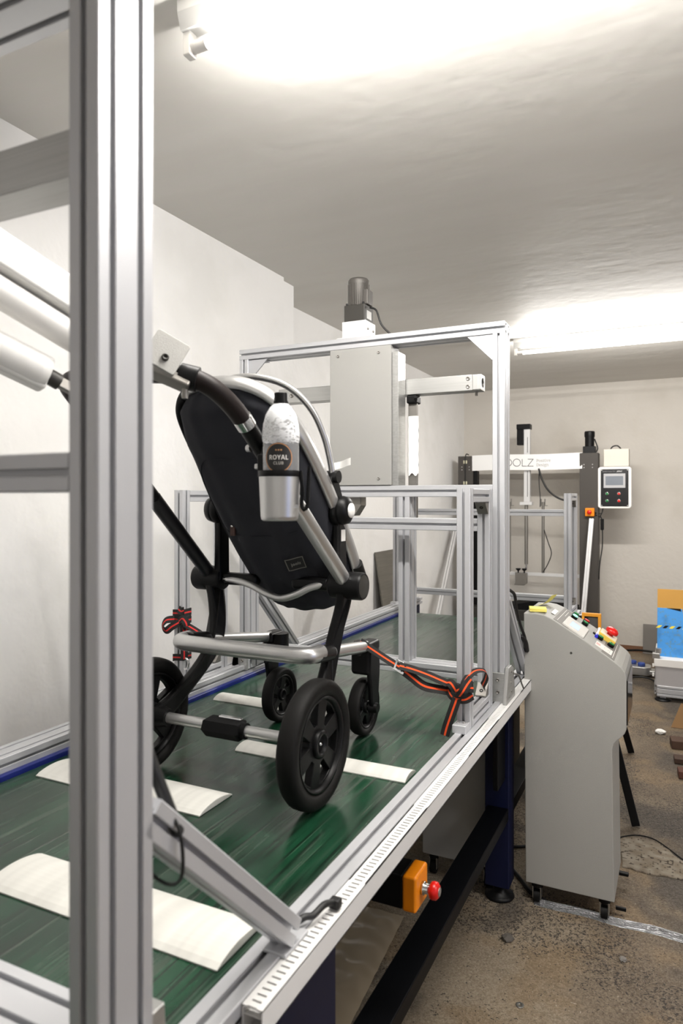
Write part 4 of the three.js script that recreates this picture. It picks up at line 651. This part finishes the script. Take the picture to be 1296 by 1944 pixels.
// profile leaning on the right column and on the left one
{ solo('aluminium_profile', 'loose white aluminium profile leaning against the dark right column', 'profile', [prof([-.795, .045, -6.52], [-.716, 1.315, -6.775], 1, 1, PX)], M.aluBright, [-.79, .04, -6.5]);
  solo('aluminium_profile', 'loose aluminium profile leaning at a slant before the dark left column', 'profile', [prof([-1.905, .025, -5.55], [-2.0, 1.22, -6.76], 1, 1, PX)], M.aluBright, [-1.9, .02, -5.55]); }
{ // board by the left wall
  const g = bx(0, .012, 0, 1.1, 0, -.42, .002); g.rotateZ(.15).translate(-1.92, .002, -4.86); solo('steel_sheet', 'scuffed grey steel sheet leaning against the left wall beyond the rail', 'sheet', [g], S(0x85817a, .55, .3, { map: brushMap }), [-1.92, 0, -5.05]);
  const h = bx(0, .01, 0, .9, 0, -.3, .002); h.rotateZ(.14).translate(-1.98, .002, -4.78); void h;
  const k = bx(0, .3, 0, .285, 0, -.012, .002); k.rotateX(-.18).translate(-.303, .002, -7.29); solo('steel_plate', 'small grey steel plate leaning against the back wall left of the blue board', 'plate', [k], S(0x77736e, .6, .2), [-.15, 0, -7.3]);
}
// ---------------------------------------------------------------- low test table on the right
{
  const t = thing('low_table', 'low white framed test table carrying the blue and yellow board', 'table', [.3, 0, -5.95]);
  const x0 = -.158, x1 = .85, z0 = -5.64, z1 = -6.25;
  part(t, 'top_rail', [bx(x0, x1, .256, .311, z0, z1, .003)], M.white);
  part(t, 'side_panel', [bx(x0 + .008, x1, .115, .256, z0 - .006, z0 - .012, .001), bx(x0 + .006, x0 + .012, .115, .256, z0 - .006, z1, .001)], S(0xa9a6a6, .5));
  part(t, 'bottom_rail', [prof([x0 + .02, .075, z0 - .02], [x1, .075, z0 - .02], 1, 2, PZ), prof([x0 + .02, .075, z0 - .06], [x0 + .02, .075, z1], 1, 2, PX)], M.alu);
  for (const x of [x0 + .06, x1 - .06]) for (const z of [z0 - .04, z1 + .06]) { const l = part(t, 'leg', [bx(x - .02, x + .02, .02, .04, z - .02, z + .02, .002)], M.alu); part(l, 'foot', [lath(V(x, 0, z), V(x, 1, z), [[0, 0], [.055, 0], [.058, .006], [.045, .018], [.012, .022], [.012, .035], [0, .035]], 28)], M.black); }
  part(t, 'corner_clamp', [bx(x0 - .012, x0 + .04, .311, .35, z0 - .005, z0 - .06, .003), cyl(V(x0 + .03, .35, z0 - .03), V(x0 + .03, .385, z0 - .03), .02)], M.silver);
  for (const y of [.19, .26]) part(t, 'hinge_tab', [bx(x0 - .012, x0, y - .012, y + .012, z0 - .002, z0 - .02, .002)], M.white);
  const b = thing('test_board', 'upright plywood board faced with scratched blue sheet and hazard tape', 'board', [.3, .312, -5.75]);
  const tilt = g => g.rotateX(-.22).translate(0, .312, -5.74);
  part(b, 'plywood', [tilt(bx(-.14, .8, 0, .51, -.02, -.035, .002))], M.ply);
  const sh = prism([[-.14, 0], [.8, 0], [.8, .31], [.04, .31], [.03, .365], [.02, .365], [-.14, .365]], .012, .0015); sh.translate(0, 0, -.02);
  const scratch = tex(512, 512, (u, v) => { const n = fbm(u, v, 6, 91, 4), s = fbm(u, v, 30, 95, 3); let c = [58, 142, 214]; c = mixc(c, [44, 112, 172], sst(.5, .8, n) * .7); return mixc(c, [120, 128, 130], sst(.62, .8, s) * .5); });
  part(b, 'blue_sheet', [tilt(sh)], S(0xffffff, .5, 0, { map: rep(scratch, 2) }));
  const tape = []; const dk = []; for (let i = 0; i < 22; i++) { const x = -.15 + i * .045, q = prism([[x, .212], [x + .024, .212], [x + .045 - .0, .232], [x + .021, .232]], .0012, 0); q.translate(0, 0, -.0078); (i % 2 ? dk : tape).push(q); }
  for (const arr of [tape, dk]) for (const q of arr) tilt(q);
  part(b, 'hazard_tape', tape, S(0xe6d23a, .6), 'yellow stripes of the hazard tape'); part(b, 'hazard_tape', dk, M.blackMatte, 'black stripes of the hazard tape');
  const e = prism([[-.075, .365], [.025, .345], [.02, .365]], .0014, 0); e.translate(0, 0, -.0078); part(b, 'black_corner', [tilt(e)], M.blackMatte);
}
{ // bits on the floor beyond the console
  const t = thing('foot_control', 'flat metal foot control with two blue knobs on the floor before the back wall', 'foot control', [-.29, 0, -6.35]);
  part(t, 'case', [(() => { const q = prism(rrect(.2, .16, .05, 6), .07, .006); basis(q, [-.3, .02, -6.38], [1, 0, 0], [0, 0, -1], [0, 1, 0]); return q; })(), bx(-.28, -.17, .03, .06, -6.32, -6.44, .004)], M.silver);
  for (const [x, z] of [[-.345, -6.42], [-.275, -6.36]]) part(t, 'knob', [lath(V(x, .09, z), V(x, 1, z), [[0, 0], [.03, 0], [.03, .02], [.024, .028], [0, .028]], 24)], S(0x26428f, .4));
  part(t, 'leads', [tube([[-.22, .05, -6.4], [-.12, .02, -6.3], [0, .012, -6.2], [.15, .012, -6.1]], .009, 30, 8), tube([[-.42, .1, -6.9], [-.3, .13, -6.8], [-.15, .14, -6.7], [0, .12, -6.6], [.2, .1, -6.4]], .01, 30, 8), tube([[-.4, .012, -6.2], [-.25, .02, -6.25], [-.1, .012, -6.1], [.1, .012, -6.0]], .008, 30, 8)], M.cable);
  const pc = (n, label, cat, o, mat) => { const c = V(...o.c), g = new THREE.IcosahedronGeometry(o.r, 2), p = g.attributes.position; for (let i = 0; i < p.count; i++) { const v = V(p.getX(i), p.getY(i), p.getZ(i)); const k = 1 + .35 * (hash(Math.round(v.x * 900), Math.round(v.y * 900) + Math.round(v.z * 7000), 3) - .5); p.setXYZ(i, v.x * k * (o.sx || 1), v.y * k * (o.sy || 1), v.z * k * (o.sz || 1)); } g.computeVertexNormals(); g.translate(c.x, c.y, c.z); return solo(n, label, cat, [g], mat, [c.x, 0, c.z], o.group); };
  pc('crumpled_paper', 'small crumpled white paper scrap on the floor in front of the low table', 'paper', { c: [-.1, .014, -4.86], r: .024, sx: 1.3, sy: .6 }, M.paper);
  const plank = (x0, x1, y0, y1, z0, z1, rot, mat) => bx(x0, x1, y0, y1, z0, z1, .003).translate(-(x0 + x1) / 2, 0, -(z0 + z1) / 2).rotateY(rot).translate((x0 + x1) / 2, 0, (z0 + z1) / 2);
  solo('wood_plank', 'dark brown plank lying on the floor, farthest of three by the right edge', 'plank', [plank(-.04, .5, .002, .05, -4.62, -4.72, .12)], M.wood, [.2, 0, -4.67]);
  solo('wood_plank', 'dark brown plank in the middle of three by the right edge', 'plank', [plank(-.02, .5, .002, .03, -4.36, -4.44, .08)], S(0x3f2c20, .8), [.2, 0, -4.4]);
  solo('wood_plank', 'reddish brown plank on the floor, nearest of three by the right edge', 'plank', [plank(.0, .5, .002, .04, -4.14, -4.22, .1)], S(0x523022, .8), [.2, 0, -4.18]);
  const cb = prism([[-.06, 0], [.25, 0], [.25, .16], [.0, .16]], .004, .0005); cb.rotateX(-.35).translate(.02, .002, -5.02); solo('cardboard_piece', 'tan cardboard flap propped on the floor under the low table corner', 'cardboard', [cb], S(0x8a6a45, .85), [.1, 0, -5.02]);
  // small debris on the near floor
  solo('washer', 'shiny steel washer lying on the bare concrete near the lower beam', 'washer', [lath(V(-.42, .001, -2.07), V(-.42, 1, -2.07), [[.004, 0], [.012, 0], [.012, .002], [.004, .002], [.004, 0]], 24)], M.steel, [-.42, .001, -2.07]);
  pc('stone_chip', 'dark pointed stone chip on the concrete at the bottom right', 'stone chip', { c: [-.2, .003, -2.03], r: .014, sy: .3, sx: .7 }, M.darkGrey);
  pc('stone_chip', 'grey lump of grout on the floor beside the treadmill foot', 'stone chip', { c: [-.52, .008, -2.36], r: .02, sy: .5 }, S(0x5d5852, .9));
  pc('stone_chip', 'small grey stone chip in front of the console near the tape', 'stone chip', { c: [-.16, .004, -2.42], r: .012, sy: .5 }, S(0x77736e, .8));
}
// floor tape, cables, film
{
  const t = thing('floor_tape', 'silver duct tape strip covering a cable across the floor before the console', 'tape', [-.2, 0, -2.61]);
  part(t, 'tape', [grid((u, v) => { const x = -.478 + 1.1 * u, z = -2.66 + .052 * v + .008 * u + .004 * Math.sin(u * 30), b = .0015 + .012 * Math.exp(-Math.pow((v - .5) / .22, 2)) + .0016 * Math.sin(v * 60 + 3 * Math.sin(u * 25)) * Math.sin(Math.PI * v) + .0015 * noise(u * 40, v * 6, 40, 6, 4); return V(x, v < .01 || v > .99 ? .0005 : b, z); }, 120, 28)], Object.assign(M.tape.clone(), { side: THREE.DoubleSide }));
  solo('cable', 'black cable running on the floor from under the treadmill into the silver tape', 'cable', [...capped([[-.72, .008, -2.95], [-.62, .008, -2.83], [-.55, .008, -2.74], [-.5, .008, -2.67], [-.44, .008, -2.635]], .008, 40, 8)], M.cable, [-.55, 0, -2.75]);
  solo('cable', 'thin black cable lying on the floor behind the navy treadmill leg', 'cable', [...capped([[-.9, .006, -3.1], [-.75, .006, -2.98], [-.62, .006, -3.0], [-.5, .006, -3.12], [-.42, .006, -3.3]], .006, 40, 8)], M.cable, [-.65, 0, -3.05]);
  const film = new THREE.MeshPhysicalMaterial({ color: 0xb5a68e, roughness: .3, transmission: .12, thickness: 0, ior: 1.4, clearcoat: .5, side: THREE.DoubleSide });
  solo('plastic_film', 'wrinkled clear plastic film lying on the floor under the near end of the belt', 'plastic film', [grid((u, v) => V(-1.12 + .24 * u + .05 * v, .004 + .0035 * (1 + Math.sin(v * 46 + 2.4 * Math.sin(u * 3.2) + noise(u * 5, v * 9, 16, 16, 3) * 4)) * (1 - .6 * u), -2.32 + .62 * v), 30, 140)], film, [-1.0, 0, -2.0]);
}
// trestle behind the console
{
  const t = thing('trestle', 'black trestle with splayed legs and an orange framed top behind the console', 'trestle', [-.43, 0, -3.8]);
  const flatBar = (A, B) => { const L = V(...A).distanceTo(V(...B)), g = new RoundedBoxGeometry(.036, .014, L, 2, .003); g.translate(0, 0, L / 2); return g.applyMatrix4(frameMatrix(V(...A), V(...B), PXV)); }; const PXV = V(1, 0, 0);
  for (const [a, b] of [[[-.171, .004, -3.43], [-.413, .93, -3.55]], [[-.246, .004, -4.41], [-.443, .83, -4.2]], [[-.44, .004, -3.5], [-.43, .93, -3.55]], [[-.44, .004, -4.3], [-.452, .83, -4.2]]]) part(t, 'leg', [flatBar(a, b)], M.black);
  const fr = prism([[0, 0], [.088, 0], [.088, -.3], [0, -.3]], .02, .002, [[[.012, -.016], [.012, -.29], [.074, -.29], [.074, -.016]]]); fr.translate(-.42, .945, -3.56);
  const f = part(t, 'top_frame', [fr], S(0xe59a28, .6)); part(f, 'panel', [bx(-.41, -.344, .655, .93, -3.55, -3.556, 0)], S(0x4e4c48, .7));
}
renderer.render(scene, camera);
